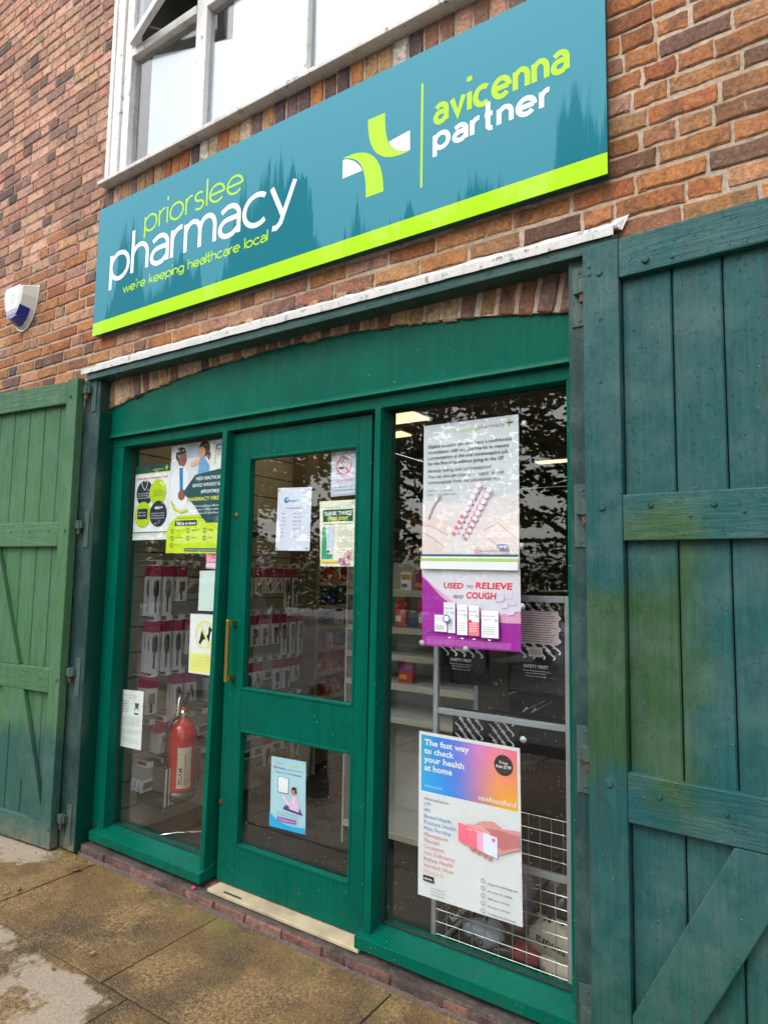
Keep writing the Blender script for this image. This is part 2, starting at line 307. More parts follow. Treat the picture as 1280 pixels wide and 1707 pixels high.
def glyph(c, asc, dsc):
    if c == 'o': return [arc(.5, .5, .5, .5, 0, 360)], 1.
    if c == 'c': return [arc(.5, .5, .5, .5, 50, 310)], .85
    if c == 'e': return [[(.03, .5), (.97, .5)], arc(.5, .5, .5, .5, -4, 318)], 1.
    if c == 'a': return [[(.06, .86)]+arc(.42, .64, .38, .36, 120, 0)+[(.8, 0)], [(.8, .57), (.42, .57)]+arc(.36, .285, .35, .285, 90, 270)[1:]+[(.55, .03), (.8, .22)]], .8
    if c == 'p': return [[(0, 1), (0, -dsc)], arc(.48, .5, .48, .5, 0, 360)], .96
    if c == 'g': return [[(.96, 1), (.96, -.08)]+arc(.5, -.08, .46, dsc-.1, 0, -150)[1:], arc(.48, .5, .48, .5, 0, 360)], .96
    if c == 'h': return [[(0, asc), (0, 0)], arc(.39, .58, .39, .42, 180, 0)+[(.78, 0)]], .78
    if c == 'n': return [[(0, 1), (0, 0)], arc(.39, .58, .39, .42, 180, 0)+[(.78, 0)]], .78
    if c == 'm': return [[(0, 1), (0, 0)], arc(.33, .6, .33, .4, 180, 0)+[(.66, 0)], arc(.99, .6, .33, .4, 180, 0)+[(1.32, 0)]], 1.32
    if c == 'r': return [[(0, 1), (0, 0)], arc(.4, .56, .4, .44, 180, 80)], .42
    if c == 'i': return [[(0, 1), (0, 0)], [(0, 1.24), (0, 1.46)]], 0
    if c == 'l': return [[(0, asc), (0, 0)]], 0
    if c == 's': return [arc(.33, .75, .29, .25, 35, 270)+arc(.33, .25, .31, .25, 90, -145)[1:]], .66
    if c == 'y': return [[(0, 1), (.43, .03)], [(.86, 1), (.36, -dsc+.1), (.2, -dsc), (.06, -dsc+.02)]], .86
    if c == 'v': return [[(0, 1), (.42, 0), (.84, 1)]], .84
    if c == 'w': return [[(0, 1), (.32, 0), (.66, .95), (1., 0), (1.32, 1)]], 1.32
    if c == 'k': return [[(0, asc), (0, 0)], [(.62, 1), (.03, .42)], [(.22, .6), (.68, 0)]], .66
    if c == 't': return [[(.2, 1.35), (.2, .28)]+arc(.45, .26, .25, .26, 180, 280)[1:], [(0, .96), (.5, .96)]], .5
    if c == "'": return [[(.05, asc), (0, asc-.32)]], .05
    return [], .42
def ribbon(mb, pts, w, to3, mi=0):
    p = [np.array(q, float) for q in pts]; closed = np.linalg.norm(p[0]-p[-1]) < 1e-6; n = len(p); Lp, Rp = [], []
    for i in range(n):
        a = p[i]-p[i-1] if i > 0 else (p[0]-p[-2] if closed else p[1]-p[0]); b = p[i+1]-p[i] if i < n-1 else (p[1]-p[0] if closed else p[-1]-p[-2])
        a = a/np.linalg.norm(a); b = b/np.linalg.norm(b); na = np.array([-a[1], a[0]]); nb = np.array([-b[1], b[0]]); m = na+nb
        if np.linalg.norm(m) < .3: m = na
        m = m/np.linalg.norm(m); k = 1/max(.5, m@na); Lp.append(p[i]+m*k*w/2); Rp.append(p[i]-m*k*w/2)
    base = len(mb.v)
    for a, b in zip(Lp, Rp): mb.v += [tuple(to3(a)), tuple(to3(b))]
    for i in range(n-1): mb.f.append((base+2*i, base+2*i+1, base+2*i+3, base+2*i+2)); mb.mi.append(mi); mb.c.append(None)
def strokes(mb, text, x0, x1, z, xh, wgt, y, asc=1.42, dsc=.4, gap=.24, mi=0):
    adv = []; tot = 0
    for c in text: gs, a = glyph(c, asc, dsc); adv.append((gs, tot)); tot += a+gap
    tot -= gap; sx = (x1-x0-wgt)/tot; i = 0
    for gs, ox in adv:
        for st in gs:
            yy = y-.00012*(i % 5); i += 1
            ribbon(mb, [(x0+wgt/2+(ox+a)*sx, z+wgt*.5+b*(xh-wgt) if 0 <= b <= 1 else z+wgt*.5+b*xh) for a, b in st], wgt, lambda q, yy=yy: (q[0], yy, q[1]), mi)
class Poster:
    """a printed sheet fixed behind the glass: corner pixels TL,TR,BR,BL on plane y=Y"""
    def __init__(s, q, Y=.1065, thick=.0012, round_=0):
        s.c = [P(u, v, Y) for u, v in q]; s.Y = Y; s.mb = MB(); s.mats = []; s.n = 0; s.th = thick
        s.W = np.linalg.norm(s.c[1]-s.c[0]); s.H = np.linalg.norm(s.c[3]-s.c[0])
    def slot(s, rgb):
        m = paper(rgb)
        if m not in s.mats: s.mats.append(m)
        return s.mats.index(m)
    def pt(s, u, v, lift=0):
        a, b, c, d = s.c; p = (1-v)*((1-u)*a+u*b)+v*((1-u)*d+u*c); return (p[0], p[1]-lift*.00022, p[2])
    def base(s, rgb):
        N = 6
        for i in range(N):
            for j in range(N):
                q = [s.pt(a/N, b/N) for a, b in ((i, j), (i+1, j), (i+1, j+1), (i, j+1))]; s.mb.face(q, s.slot(rgb)); s.mb.face([(a, b+s.th, c) for a, b, c in q][::-1], s.slot(rgb))
        for q in (((0, 0), (1, 0)), ((1, 0), (1, 1)), ((1, 1), (0, 1)), ((0, 1), (0, 0))):
            a, b = s.pt(*q[0]), s.pt(*q[1]); s.mb.face([a, b, (b[0], b[1]+s.th, b[2]), (a[0], a[1]+s.th, a[2])], s.slot(rgb))
        return s
    def poly(s, pts, rgb, l=None):
        s.n += 1; s.mb.face([s.pt(u, v, l or s.n) for u, v in pts], s.slot(rgb)); return s
    def rect(s, u0, v0, u1, v1, rgb): return s.poly([(u0, v0), (u1, v0), (u1, v1), (u0, v1)], rgb)
    def rrect(s, u0, v0, u1, v1, r, rgb):
        k = s.W/s.H; pts = []
        for cu, cv, a0 in ((u1-r, v0+r*k, -90), (u1-r, v1-r*k, 0), (u0+r, v1-r*k, 90), (u0+r, v0+r*k, 180)): pts += arc(cu, cv, r, r*k, a0, a0+90, 5)
        return s.poly(pts, rgb)
    def circ(s, u, v, r, rgb, ry=None): return s.poly(arc(u, v, r, ry or r*s.W/s.H, 0, 360, 22)[:-1], rgb)
    def ring(s, u, v, r, w, rgb, a0=0, a1=360):
        s.n += 1; k = s.W/s.H; A = arc(u, v, r, r*k, a0, a1, 26); B = arc(u, v, r-w, (r-w)*k, a0, a1, 26)
        for i in range(26): s.mb.face([s.pt(*A[i], s.n), s.pt(*A[i+1], s.n), s.pt(*B[i+1], s.n), s.pt(*B[i], s.n)], s.slot(rgb))
        return s
    def line(s, pts, w, rgb):
        s.n += 1; k = s.W/s.H; ribbon(s.mb, [(a, b/k) for a, b in pts], w, lambda q: s.pt(q[0], q[1]*k, s.n), s.slot(rgb)); return s
    def text(s, t, u, v, h, rgb, width=None, bold=0., align='l', slant=0, rot=0):
        """baseline v, letter size h (fractions of the sheet's height); width scales to fit"""
        s.n += 1; V, F = textmesh(t, bold)
        if not V: return s
        k = s.H/s.W; mx = max(a for a, b in V); sc = h; wx = mx*h*k; fx = (width/wx) if width else 1.; W = wx*fx
        off = {'l': 0, 'c': -W/2, 'r': -W}[align]; n = len(s.mb.v); mi = s.slot(rgb)
        for a, b in V:
            du, dv = off+(a+slant*b)*h*k*fx, -b*sc
            if rot: du, dv = -du, -dv
            s.mb.v.append(s.pt(u+du, v+dv, s.n))
        for f in F: s.mb.f.append(tuple(n+i for i in f)); s.mb.mi.append(mi); s.mb.c.append(None)
        return s
    def build(s, name, label, cat, group=None): return tag(s.mb.build(name, s.mats, recalc=False), label, cat, group)
# ================================================================== GROUND
g = MB(); g.face([(-200, -200, -.14), (200, -200, -.14), (200, 60, -.14), (-200, 60, -.14)]); struct(g.build('ground', M['asph'], org=(0, 0, -.14), recalc=False))
g = MB(); g.box(-16, 10, -3.6, -.03, -.13, -.012); struct(g.build('pavement_bed', M['joint']))
sl_ = MB(); rows = [(-.635, -.052, -2.322), (-1.235, -.643, -2.775+.62), (-1.835, -1.243, -2.32), (-2.435, -1.843, -2.155), (-3.035, -2.443, -2.32)]
for y0, y1, xs in rows:
    pitch = .93; k0 = int((-9-xs)/pitch)
    for k in range(k0, k0+15):
        a = xs+k*pitch; dz = random.uniform(-.002, .002); j = lambda: random.uniform(-.002, .002)
        c = [(a+.004+j(), y0+j(), dz+j()*.5), (a+pitch-.004+j(), y0+j(), dz+j()*.5), (a+pitch-.004+j(), y1+j(), dz+j()*.5), (a+.004+j(), y1+j(), dz+j()*.5)]
        sl_.prism(c, [(p[0], p[1], -.05) for p in c])
struct(sl_.build('pavement', M['slab'], bevel=.004))
g = MB()
for k in range(22): g.box(-14.9+k*.92, -14-.004+k*.92, -3.19, -3.045, -.13, .001)
struct(g.build('kerb', plain('kerb stone', srgb(120, 115, 105), .8, bump=.4), bevel=.012))
g = MB()
for k in range(-30, 12): g.box(k*2.4-.05, k*2.4+.05, -12.5, -7.6, -.138, -.136)
struct(g.build('parking_bay_lines', plain('worn line paint', (.4, .4, .38), .6)))
g = MB(); g.box(-60, 30, -5.4, -5.25, -.138, -.134); g.box(-60, 30, -6.6, -6.15, -.138, -.134); struct(g.build('paved_strip', plain('pale setts', (.16, .15, .13), .6, bump=.3, bscale=30)))
# ================================================================== BRICK WALL
PAL_L = [(.44, .24, .18), (.48, .26, .18), (.42, .20, .15), (.44, .29, .20), (.38, .18, .14), (.30, .17, .14), (.18, .12, .12), (.50, .30, .23), (.52, .33, .25), (.42, .27, .17)]
PAL_R = [(.44, .185, .065), (.47, .21, .085), (.40, .22, .10), (.36, .115, .045), (.42, .16, .055), (.20, .10, .06), (.10, .065, .06), (.45, .26, .14), (.38, .17, .07), (.5, .25, .11)]
def bcol(x, z, hd=False):
    t = min(1, max(0, (x+2.6)/2.0)); pk = min(1, max(0, (z-3.2)/.7)) if x < -3.5 else 0; t = max(t, .75*(1-pk) if x < -3.5 else .35); dk = .42 if hd else .14
    if random.random() < (t*.05+(.16 if hd else .04)*(1-t)+.04*t*(hd)+.015): return random.choice([(.13, .085, .085), (.105, .075, .08), (.17, .105, .09), (.22, .13, .10), (.26, .16, .11)])
    a = random.choice(PAL_R if random.random() < t else PAL_L); k = random.uniform(.75, 1.15)*(1.25 if pk > .5 else 1)
    mean = (.40, .20, .105) if pk < .5 else (.44, .26, .20)
    return tuple(min(.8, (c*.74+q*.26)*k*random.uniform(.95, 1.05)) for c, q in zip(a, mean))
CX, CZ = -2.08, 2.618                      # crown of the brick arch
hx = 1.40; sag = .135; RAD = (hx*hx+sag*sag)/(2*sag); CC = (CX, CZ-RAD)
wall = MB()
def brick(c4, col, y=0., nx=5, nz=3, rough=.0022):
    """c4: four corners (x,z) anticlockwise from lower left; a face with a worn outline, rounded arrises and a skirt"""
    c4 = np.array(c4); dy = random.uniform(-.003, .002); n0 = len(wall.v); gv = {}
    e = .0065
    for i in range(nx+1):
        for k in range(nz+1):
            a, b = i/nx, k/nz; p = (1-a)*(1-b)*c4[0]+a*(1-b)*c4[1]+a*b*c4[2]+(1-a)*b*c4[3]
            edge = i in (0, nx) or k in (0, nz)
            if edge: p = p+rng.uniform(-rough, rough, 2)
            yy = y+dy+(e*.55+rng.uniform(0, .002) if edge else rng.uniform(-.001, .0008)); gv[i, k] = len(wall.v); wall.v.append((p[0], yy, p[1]))
    # pull the inner rows out towards the edges so the rounding stays narrow
    for i in range(nx+1):
        for k in range(nz+1):
            if 0 < i < nx and 0 < k < nz:
                v = wall.v[gv[i, k]]; tx, tz = v[0], v[2]
                if i == 1 or i == nx-1:
                    q = wall.v[gv[0 if i == 1 else nx, k]]; L_ = math.hypot(q[0]-tx, q[2]-tz)+1e-9; f_ = min(.95, max(0, 1-e/L_)); tx += (q[0]-tx)*f_; tz += (q[2]-tz)*f_
                if k == 1 or k == nz-1:
                    q = wall.v[gv[i, 0 if k == 1 else nz]]; L_ = math.hypot(q[0]-v[0], q[2]-v[2])+1e-9; f_ = min(.95, max(0, 1-e/L_)); tx += (q[0]-v[0])*f_; tz += (q[2]-v[2])*f_
                wall.v[gv[i, k]] = (tx, v[1], tz)
    for i in range(nx):
        for k in range(nz): wall.f.append((gv[i, k], gv[i+1, k], gv[i+1, k+1], gv[i, k+1])); wall.mi.append(0); wall.c.append(col)
    per = [gv[i, 0] for i in range(nx)]+[gv[nx, k] for k in range(nz)]+[gv[i, nz] for i in range(nx, 0, -1)]+[gv[0, k] for k in range(nz, 0, -1)]
    bk = []
    for q in per: v = wall.v[q]; bk.append(len(wall.v)); wall.v.append((v[0], y+.02, v[2]))
    for i in range(len(per)):
        j = (i+1) % len(per); wall.f.append((per[j], per[i], bk[i], bk[j])); wall.mi.append(0); wall.c.append(col)
WX0, WX1, WZ0 = -3.605, -.55, 3.905         # first-floor window
OX0, OX1 = -3.47, -.69                      # shop opening
CO = .0768
XL, XR = -7.2, 1.4
def blocked(x0, x1, z0, z1):
    segs = [(x0, x1)]
    def cut(a, b):
        out = []
        for s0, s1 in segs:
            if b <= s0 or a >= s1: out.append((s0, s1)); continue
            if a > s0: out.append((s0, a))
            if b < s1: out.append((b, s1))
        return out
    zm = (z0+z1)/2
    if zm < 2.70: segs = cut(OX0-.0, OX1+.0)
    if zm > WZ0: segs = cut(WX0, WX1)
    if WZ0-.215 < zm < WZ0: segs = cut(WX0-.02, WX1+.02)
    return [q for q in segs if q[1]-q[0] > .03]
nrow = int(7.2/CO)
for r_ in range(nrow):
    z0 = .02+r_*CO; x = XL-random.uniform(0, .23); k = 0
    while x < XR:
        hd = random.random() < (.5 if x < -3.6 else .25) if r_ % 2 else random.random() < .22
        Lb = .1025 if hd else .215; w0 = x+.005; w1 = x+Lb+.005
        if w1 > -7.0 and not (x > .6 and z0 < 2):
            for s0, s1 in blocked(w0, w1, z0, z0+CO):
                j = [random.uniform(-.003, .003) for _ in range(6)]; sk = .0016*math.sin(r_*1.7)
                brick([(s0+j[0], z0+.006+j[1]), (s1+j[2], z0+.006+j[3]+sk), (s1+j[2], z0+CO-.006+j[4]+sk), (s0+j[0], z0+CO-.006+j[5])], bcol(x, z0, hd), rough=.0022 if x < -3 else .0035)
        x += Lb+.010+random.uniform(-.002, .003)
# soldier course under the window
x = WX0-.01
ARC = [(.46, .35, .22), (.5, .40, .28), (.14, .09, .08), (.10, .07, .075), (.20, .13, .12), (.30, .20, .10), (.42, .27, .14), (.24, .13, .09)]
while x < WX1:
    wd = .0665+random.uniform(-.003, .003); c = random.choice(ARC+PAL_R[:4]+PAL_L[5:8]); 
    if random.random() < .05: c = (.6, .57, .52)
    brick([(x, WZ0-.215), (x+wd, WZ0-.215), (x+wd, WZ0-.012), (x, WZ0-.012)], c, y=-.002, nx=3, nz=5); x += wd+.0115
# segmental arch of bricks on end over the shopfront
a0 = math.asin((OX0-.0-CX)/RAD); a1 = math.asin((OX1-CX)/RAD); n = int((a1-a0)*RAD/.0785)
for i in range(n):
    t0 = a0+(a1-a0)*i/n+.0014; t1 = a0+(a1-a0)*(i+1)/n-.0014; jr = random.uniform(-.006, .006)
    q = lambda t, r: (CC[0]+r*math.sin(t), CC[1]+r*math.cos(t))
    brick([q(t0, RAD+jr), q(t1, RAD+jr), q(t1, RAD+.19), q(t0, RAD+.19)], random.choice(ARC), y=-.004+random.uniform(-.004, .003), nx=3, nz=5, rough=.004)
n0 = len(wall.v)
def mort(x0, x1, z0, z1, y=.0055):          # mortar face, and the reveal round the openings
    wall.face([(x0, y, z0), (x1, y, z0), (x1, y, z1), (x0, y, z1)], 1)
mort(XL, OX0, -.1, 2.7); mort(OX1, XR, -.1, 2.7); mort(XL, XR, 2.7, WZ0-.005); mort(XL, WX0, WZ0-.005, 7.2); mort(WX1, XR, WZ0-.005, 7.2); mort(WX0, WX1, 5.5, 7.2)
pts = [(CC[0]+(RAD+.004)*math.sin(a0+(a1-a0)*i/24), CC[1]+(RAD+.004)*math.cos(a0+(a1-a0)*i/24)) for i in range(25)]
for (ax, az), (bx, bz) in zip(pts, pts[1:]):
    wall.face([(ax, .0005, az), (bx, .0005, bz), (bx, .0005, 2.7), (ax, .0005, 2.7)], 1); wall.face([(ax, .0005, az), (bx, .0005, bz), (bx, .0995, bz), (ax, .0995, az)], 1)
wall.face([(OX0, .0055, -.1), (OX0, .3, -.1), (OX0, .3, 2.7), (OX0, .0055, 2.7)], 1); wall.face([(OX1, .0055, -.1), (OX1, .3, -.1), (OX1, .3, 2.7), (OX1, .0055, 2.7)], 1)
wob = wall.build('brick_wall', [M['brick'], M['mortar']], recalc=False, org=(-3, 0, 0))
tag(wob, 'weathered orange and purple brick wall carrying the sign above the shopfront', 'wall')
# wall return and roof line keep the inside dark
# ================================================================== FIRST FLOOR WINDOW
W = thing('casement_window', 'peeling white timber window with frosted panes above the sign', 'window', (-2.1, 0, WZ0))
m = MB(); ZT = 5.42
for (xa, xb, y0, y1) in ((WX0, WX0+.035, -.028, .06), (WX0+.035, WX0+.075, -.018, .06), (WX0+.075, WX0+.115, -.024, .06)): m.box(xa, xb, y0, y1, WZ0-.01, ZT)
m.box(WX1-.115, WX1, -.024, .06, WZ0-.01, ZT); m.box(WX0, WX1, -.024, .06, ZT, ZT+.1)
m.box(WX0+.118, WX0+.185, -.008, .06, WZ0+.02, ZT); m.build('frame', M['wtim'], W, bevel=.004)
m = MB(); m.prism([(WX0-.012, -.062, WZ0-.008), (WX0-.012, -.066, WZ0+.012), (WX0-.012, .03, WZ0+.03), (WX0-.012, .03, WZ0-.008)], [(WX1+.02, -.062, WZ0-.008), (WX1+.02, -.066, WZ0+.012), (WX1+.02, .03, WZ0+.03), (WX1+.02, .03, WZ0-.008)])
m.build('sill', M['wtim'], W, bevel=.003)
for xa, xb in ((-2.83, -2.745), (-2.08, -1.998), (-1.325, -1.25)):
    m = MB(); m.box(xa, xb, -.005, .06, WZ0+.03, ZT-.002); m.build('mullion', M['wtim'], W, bevel=.005)
m = MB(); m.box(WX0+.187, -2.832, -.009, .06, 4.69, 4.745); m.box(-2.743, WX1-.117, -.009, .06, 4.69, 4.745); m.build('transom', M['wtim'], W, bevel=.005)
m = MB()
for xa, xb in ((-3.42, -2.832), (-2.743, -2.082), (-1.996, -1.327), (-1.248, -.67)): m.box(xa, xb, .028, .032, WZ0+.032, 4.688)
m.build('pane', M['glass'], W)
def film(pts, y=.036):
    m = MB(); m.prism([(a, y, b) for a, b in pts], [(a, y+.0015, b) for a, b in pts]); return m.build('frosted_film', M['film'], W)
film([(-3.275, 3.94), (-2.834, 3.94), (-2.834, 4.525), (-3.265, 4.66), (-3.275, 4.64)])
film([(-2.74, 3.94), (-2.085, 3.94), (-2.085, 4.686), (-2.57, 4.686), (-2.572, 4.446), (-2.74, 4.50)]); film([(-1.994, 3.94), (-1.33, 3.94), (-1.33, 4.686), (-1.994, 4.686)]); film([(-1.245, 3.94), (-.675, 3.94), (-.675, 4.686), (-1.245, 4.686)])
# open casement, hinged on its left edge
th = math.radians(15); ox_, oy_ = -3.385, -.012
def T(s, n, z): return (ox_+s*math.cos(th)+n*math.sin(th), oy_-s*math.sin(th)+n*math.cos(th), z)
def tbox(m, s0, s1, n0_, n1, z0, z1, mi=0): m.prism([T(s0, n0_, z0), T(s1, n0_, z0), T(s1, n0_, z1), T(s0, n0_, z1)], [T(s0, n1, z0), T(s1, n1, z0), T(s1, n1, z1), T(s0, n1, z1)], mi)
m = MB(); tbox(m, 0, .06, -.035, .0, 4.735, 5.38); tbox(m, .50, .555, -.035, 0, 4.735, 5.38); tbox(m, .06, .50, -.0348, -.0002, 4.735, 4.785); tbox(m, .06, .50, -.0348, -.0002, 5.33, 5.38)
v_ = m.build('vent', M['wtim'], W, bevel=.003)
m = MB(); tbox(m, .06, .5, -.02, -.017, 4.785, 5.33)
pn = m.build('pane', M['glass'], v_)
m = MB(); m.tube([(-3.1, .05, 4.75), (-3.16, .0, 4.755), (-3.2, -.045, 4.76)], .005); m.build('stay', plain('dark steel', (.2, .2, .2), .4, 1), W)
m = MB(); m.box(WX0+.02, WX1-.02, .9, .93, 3.7, 5.8); m.box(WX0+.02, WX0+.04, .07, .9, 3.7, 5.8); m.box(WX0+.02, WX1-.02, .07, .93, 5.6, 5.63); m.box(WX0+.02, WX1-.02, .07, .93, 3.7, 3.72)
struct(m.build('upper_room', plain('dim plaster', (.12, .115, .1), .9)))
# ================================================================== SIGN
SX0, SX1, SZ0, SZ1 = -3.59, -.566, 2.937, 3.73
SG = thing('shop_sign', 'teal pharmacy fascia sign with lime stripe, wet and streaked, on the brick wall', 'sign', (-2.08, 0, SZ0))
m = MB(); m.box(SX0+.004, SX1-.004, -.048, -.006, SZ0+.004, SZ1-.004); m.build('tray', M['tealedge'], SG, bevel=.002)
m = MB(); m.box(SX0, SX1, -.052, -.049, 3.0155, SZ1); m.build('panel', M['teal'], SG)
m = MB(); m.box(SX0, SX1, -.0522, -.0488, SZ0, 3.0150); m.build('stripe', M['lime'], SG)
YS = -.0526
m = MB(); strokes(m, 'pharmacy', -3.45, -1.99, 3.231, .182, .0262, YS, asc=1.4, dsc=.3, gap=.22); m.build('lettering', M['wvin'], SG, recalc=False)
m = MB(); strokes(m, 'priorslee', -3.14, -2.35, 3.452, .106, .0125, YS, asc=1.42, dsc=.33, gap=.22); m.build('lettering', M['lime'], SG, recalc=False)
m = MB(); strokes(m, "we're keeping healthcare local", -3.31, -2.168, 3.139, .040, .0078, YS, asc=1.38, dsc=.32, gap=.2); m.build('lettering', M['lime'], SG, recalc=False)
m = MB(); strokes(m, 'avicenna', -1.258, -.693, 3.373, .096, .0218, YS, gap=.42); m.build('lettering', M['lime'], SG, recalc=False)
m = MB(); strokes(m, 'partner', -1.259, -.763, 3.262, .082, .0195, YS, dsc=.36, gap=.42); m.build('lettering', M['wvin'], SG, recalc=False)
m = MB(); m.box(-1.3165, -1.3065, YS, -.0521, 3.13, 3.587); m.build('divider', M['lime'], SG)
def flat(pts, y, mat, name, par):
    m = MB(); m.prism([(a, y, b) for a, b in pts], [(a, y+.0004, b) for a, b in pts]); return m.build(name, mat, par)
def bez(a, b, c, d, n=12):
    return [tuple((1-t)**3*np.array(a)+3*(1-t)**2*t*np.array(b)+3*(1-t)*t*t*np.array(c)+t**3*np.array(d)) for t in [i/n for i in range(n+1)]]
flat([(-1.587, 3.533), (-1.497, 3.531)]+bez((-1.497, 3.531), (-1.497, 3.39), (-1.47, 3.33), (-1.368, 3.312))[1:]+bez((-1.368, 3.312), (-1.46, 3.302), (-1.587, 3.32), (-1.587, 3.533))[1:-1], YS, M['lime'], 'emblem', SG)
flat([(-1.37, 3.402), (-1.368, 3.314)]+bez((-1.368, 3.314), (-1.42, 3.322), (-1.458, 3.345), (-1.474, 3.39))[1:], YS-.0002, M['wvin'], 'emblem', SG)
flat(bez((-1.719, 3.402), (-1.62, 3.412), (-1.5, 3.38), (-1.499, 3.175))+[(-1.59, 3.175)]+bez((-1.59, 3.175), (-1.59, 3.33), (-1.63, 3.38), (-1.719, 3.40))[1:-1], YS, M['lime'], 'emblem', SG)
flat([(-1.72, 3.394), (-1.72, 3.306), (-1.612, 3.308)]+bez((-1.612, 3.308), (-1.63, 3.345), (-1.66, 3.378), (-1.718, 3.396))[1:-1], YS-.0002, M['wvin'], 'emblem', SG)
# ================================================================== CANOPY
CN = thing('door_canopy', 'long dark green timber canopy rail capped with torn white flashing above the shopfront', 'canopy', (-2.1, 0, 2.7))
def pc(u, v, y=-.105): return P(u, v, y)
fa, fb = pc(140, 622), pc(1020, 389); fa2, fb2 = pc(137, 618), pc(1019, 379)
z1 = lambda x: fa[2]+(fb[2]-fa[2])*(x-fa[0])/(fb[0]-fa[0])
m = MB(); xa, xb = fa[0]+.02, fb[0]-.0
def ring_(x, top): zz = z1(x); return [(x, -.096, zz-.046), (x, -.096, zz+.0), (x, -.02, zz+.035), (x, -.004, zz+.035), (x, -.004, zz-.046)]
m.prism(ring_(xa, 0), ring_(xb, 0)); m.build('timber_rail', M['fasc'], CN, bevel=.003)
m = MB(); N = 60; prev = None
for i in range(N+1):
    x = fa2[0]-.005+(fb2[0]+.01-fa2[0])*i/N; zz = z1(x); d = random.uniform(-.0015, .0015); e = random.uniform(-.004, .004)
    r = [(x, -.107, zz-.006+d), (x, -.109, zz+.024), (x, -.055, zz+.050), (x, -.02, zz+.058), (x, -.011, zz+.088+e), (x, -.007, zz+.088+e), (x, -.016, zz+.052), (x, -.05, zz+.043), (x, -.1055, zz+.016), (x, -.104, zz-.006+d)]
    if prev:
        n = len(m.v); m.v += prev+r; k = len(r)
        for a in range(k): b = (a+1) % k; m.f.append((n+a, n+k+a, n+k+b, n+b)); m.mi.append(0); m.c.append(None)
        if i == 1: m.face(prev[::-1])
        if i == N: m.face(r)
    prev = r
q = [P(1018, 368, -.012), P(1048, 357, -.012), P(1036, 383, -.012), P(1020, 376, -.03)]; m.prism(q, [(a[0], a[1]+.004, a[2]) for a in q])
m.build('flashing', M['lead'], CN)
# ================================================================== SHOPFRONT
SF = thing('shopfront', 'glossy green timber shopfront frame with two large panes under the brick arch', 'shopfront', (-2.1, .05, 0))
GR = M['green']
# transom board following the arch
ab = [(-3.452, 2.30)]+[(x, CC[1]+math.sqrt(RAD*RAD-(x-CX)**2)+.002) for x in np.linspace(-3.452, -.705, 30)]+[(-.705, 2.30)]
bl = P(187, 724, .01); br = P(948, 605, .01); ab[0] = (-3.452, bl[2]); ab[-1] = (-.705, br[2]); zt = (bl[2]+br[2])/2
ab[0] = (-3.452, zt); ab[-1] = (-.705, zt)
m = MB(); m.prism([(a, .012, b) for a, b in ab], [(a, .06, b) for a, b in ab]); m.build('transom_board', GR, SF, bevel=.003)
m = MB(); m.prism([(-3.452, .004, zt+.001), (-3.452, .0, zt-.012), (-3.452, .06, zt-.012), (-3.452, .06, zt-.001), (-3.452, .0115, zt+.013)], [(-.705, .004, zt+.001), (-.705, .0, zt-.012), (-.705, .06, zt-.012), (-.705, .06, zt-.001), (-.705, .0115, zt+.013)]); m.build('drip_mould', GR, SF, bevel=.002)
# frame heads and posts (front face y=.03)
YF = .03
def hz(u, v, y=YF): return P(u, v, y)[2]
zh_l = hz(210, 741); zh = (hz(372, 719)+hz(625, 683)+hz(900, 640))/3
FX0 = -3.452
m = MB(); m.box(FX0, -.705, YF, .14, zh, zt-.013); m.build('frame_head', GR, SF, bevel=.003)
xl1 = P(209, 745, YF)[0]; xl2 = P(174, 1300, YF)[0]; XPL = (xl1+xl2)/2
m = MB(); m.box(FX0, XPL, YF+.0006, .14, .125, zh-.001); m.build('frame_post', GR, SF, bevel=.003)
def post(pa, pb, pc_, pd, ztop, zbot):      # pixels: left/right edges at the top and at the bottom
    A, B, Cc, D = P(*pa, YF-.012), P(*pb, YF-.012), P(*pc_, YF-.012), P(*pd, YF-.012)
    def xa(p, q, z): return p[0]+(q[0]-p[0])*(z-p[2])/(q[2]-p[2])
    F_ = [(xa(A, D, zbot), YF-.012, zbot), (xa(B, Cc, zbot), YF-.012, zbot), (xa(B, Cc, ztop), YF-.012, ztop), (xa(A, D, ztop), YF-.012, ztop)]
    m = MB(); m.prism(F_, [(a, .14, c) for a, b, c in F_]); m.build('frame_post', GR, SF, bevel=.003); return F_
PL = post((371, 722), (379, 721), (339, 1455), (332, 1453), zh-.0, .125); PR = post((625, 683), (635, 681), (617, 1560), (604, 1560), zh-.0, .125)
m = MB(); m.box(-.745, -.705, YF+.0006, .14, .15, zh-.001); m.build('frame_post', GR, SF, bevel=.003)
def sill(x0, x1, zf, zb):
    m = MB(); s0 = [(x0, -.012, .072), (x0, -.012, zf), (x0, .105, zb), (x0, .14, zb), (x0, .14, .072)]; m.prism(s0, [(x1, b, c) for a, b, c in s0]); m.build('sill', GR, SF, bevel=.003)
sill(FX0+.045, PL[1][0]+.008, .118, .142); sill(PR[0][0]-.02, -.705, .118, .142)
GW = M['glass']; SEAL = plain('dark glazing seal', (.02, .025, .025), .5)
for a, b in ((XPL, PL[0][0]), (PR[1][0], -.746)):
    a0_, b0_ = a-.01, b+.02
    m = MB(); m.box(a0_, b0_, .1, .104, .13, zh+.01); m.build('pane', GW, SF)
    m = MB(); m.box(a, a+.012, .092, .0995, .145, zh-.002); m.box(b-.012, b, .092, .0995, .145, zh-.002); m.box(a, b, .091, .0995, zh-.014, zh-.002); m.box(a, b, .092, .0995, .142, .148); m.build('glazing_seal', SEAL, SF)
m = MB(); q = [P(350, 1481, -.005), P(604, 1590, -.005)]; m.box(-2.455, -1.585, -.012, .12, .055, .071); m.build('threshold', plain('bare pale timber', (.46, .38, .25), .7, var=.4, bump=.6, bscale=50), SF, bevel=.003)
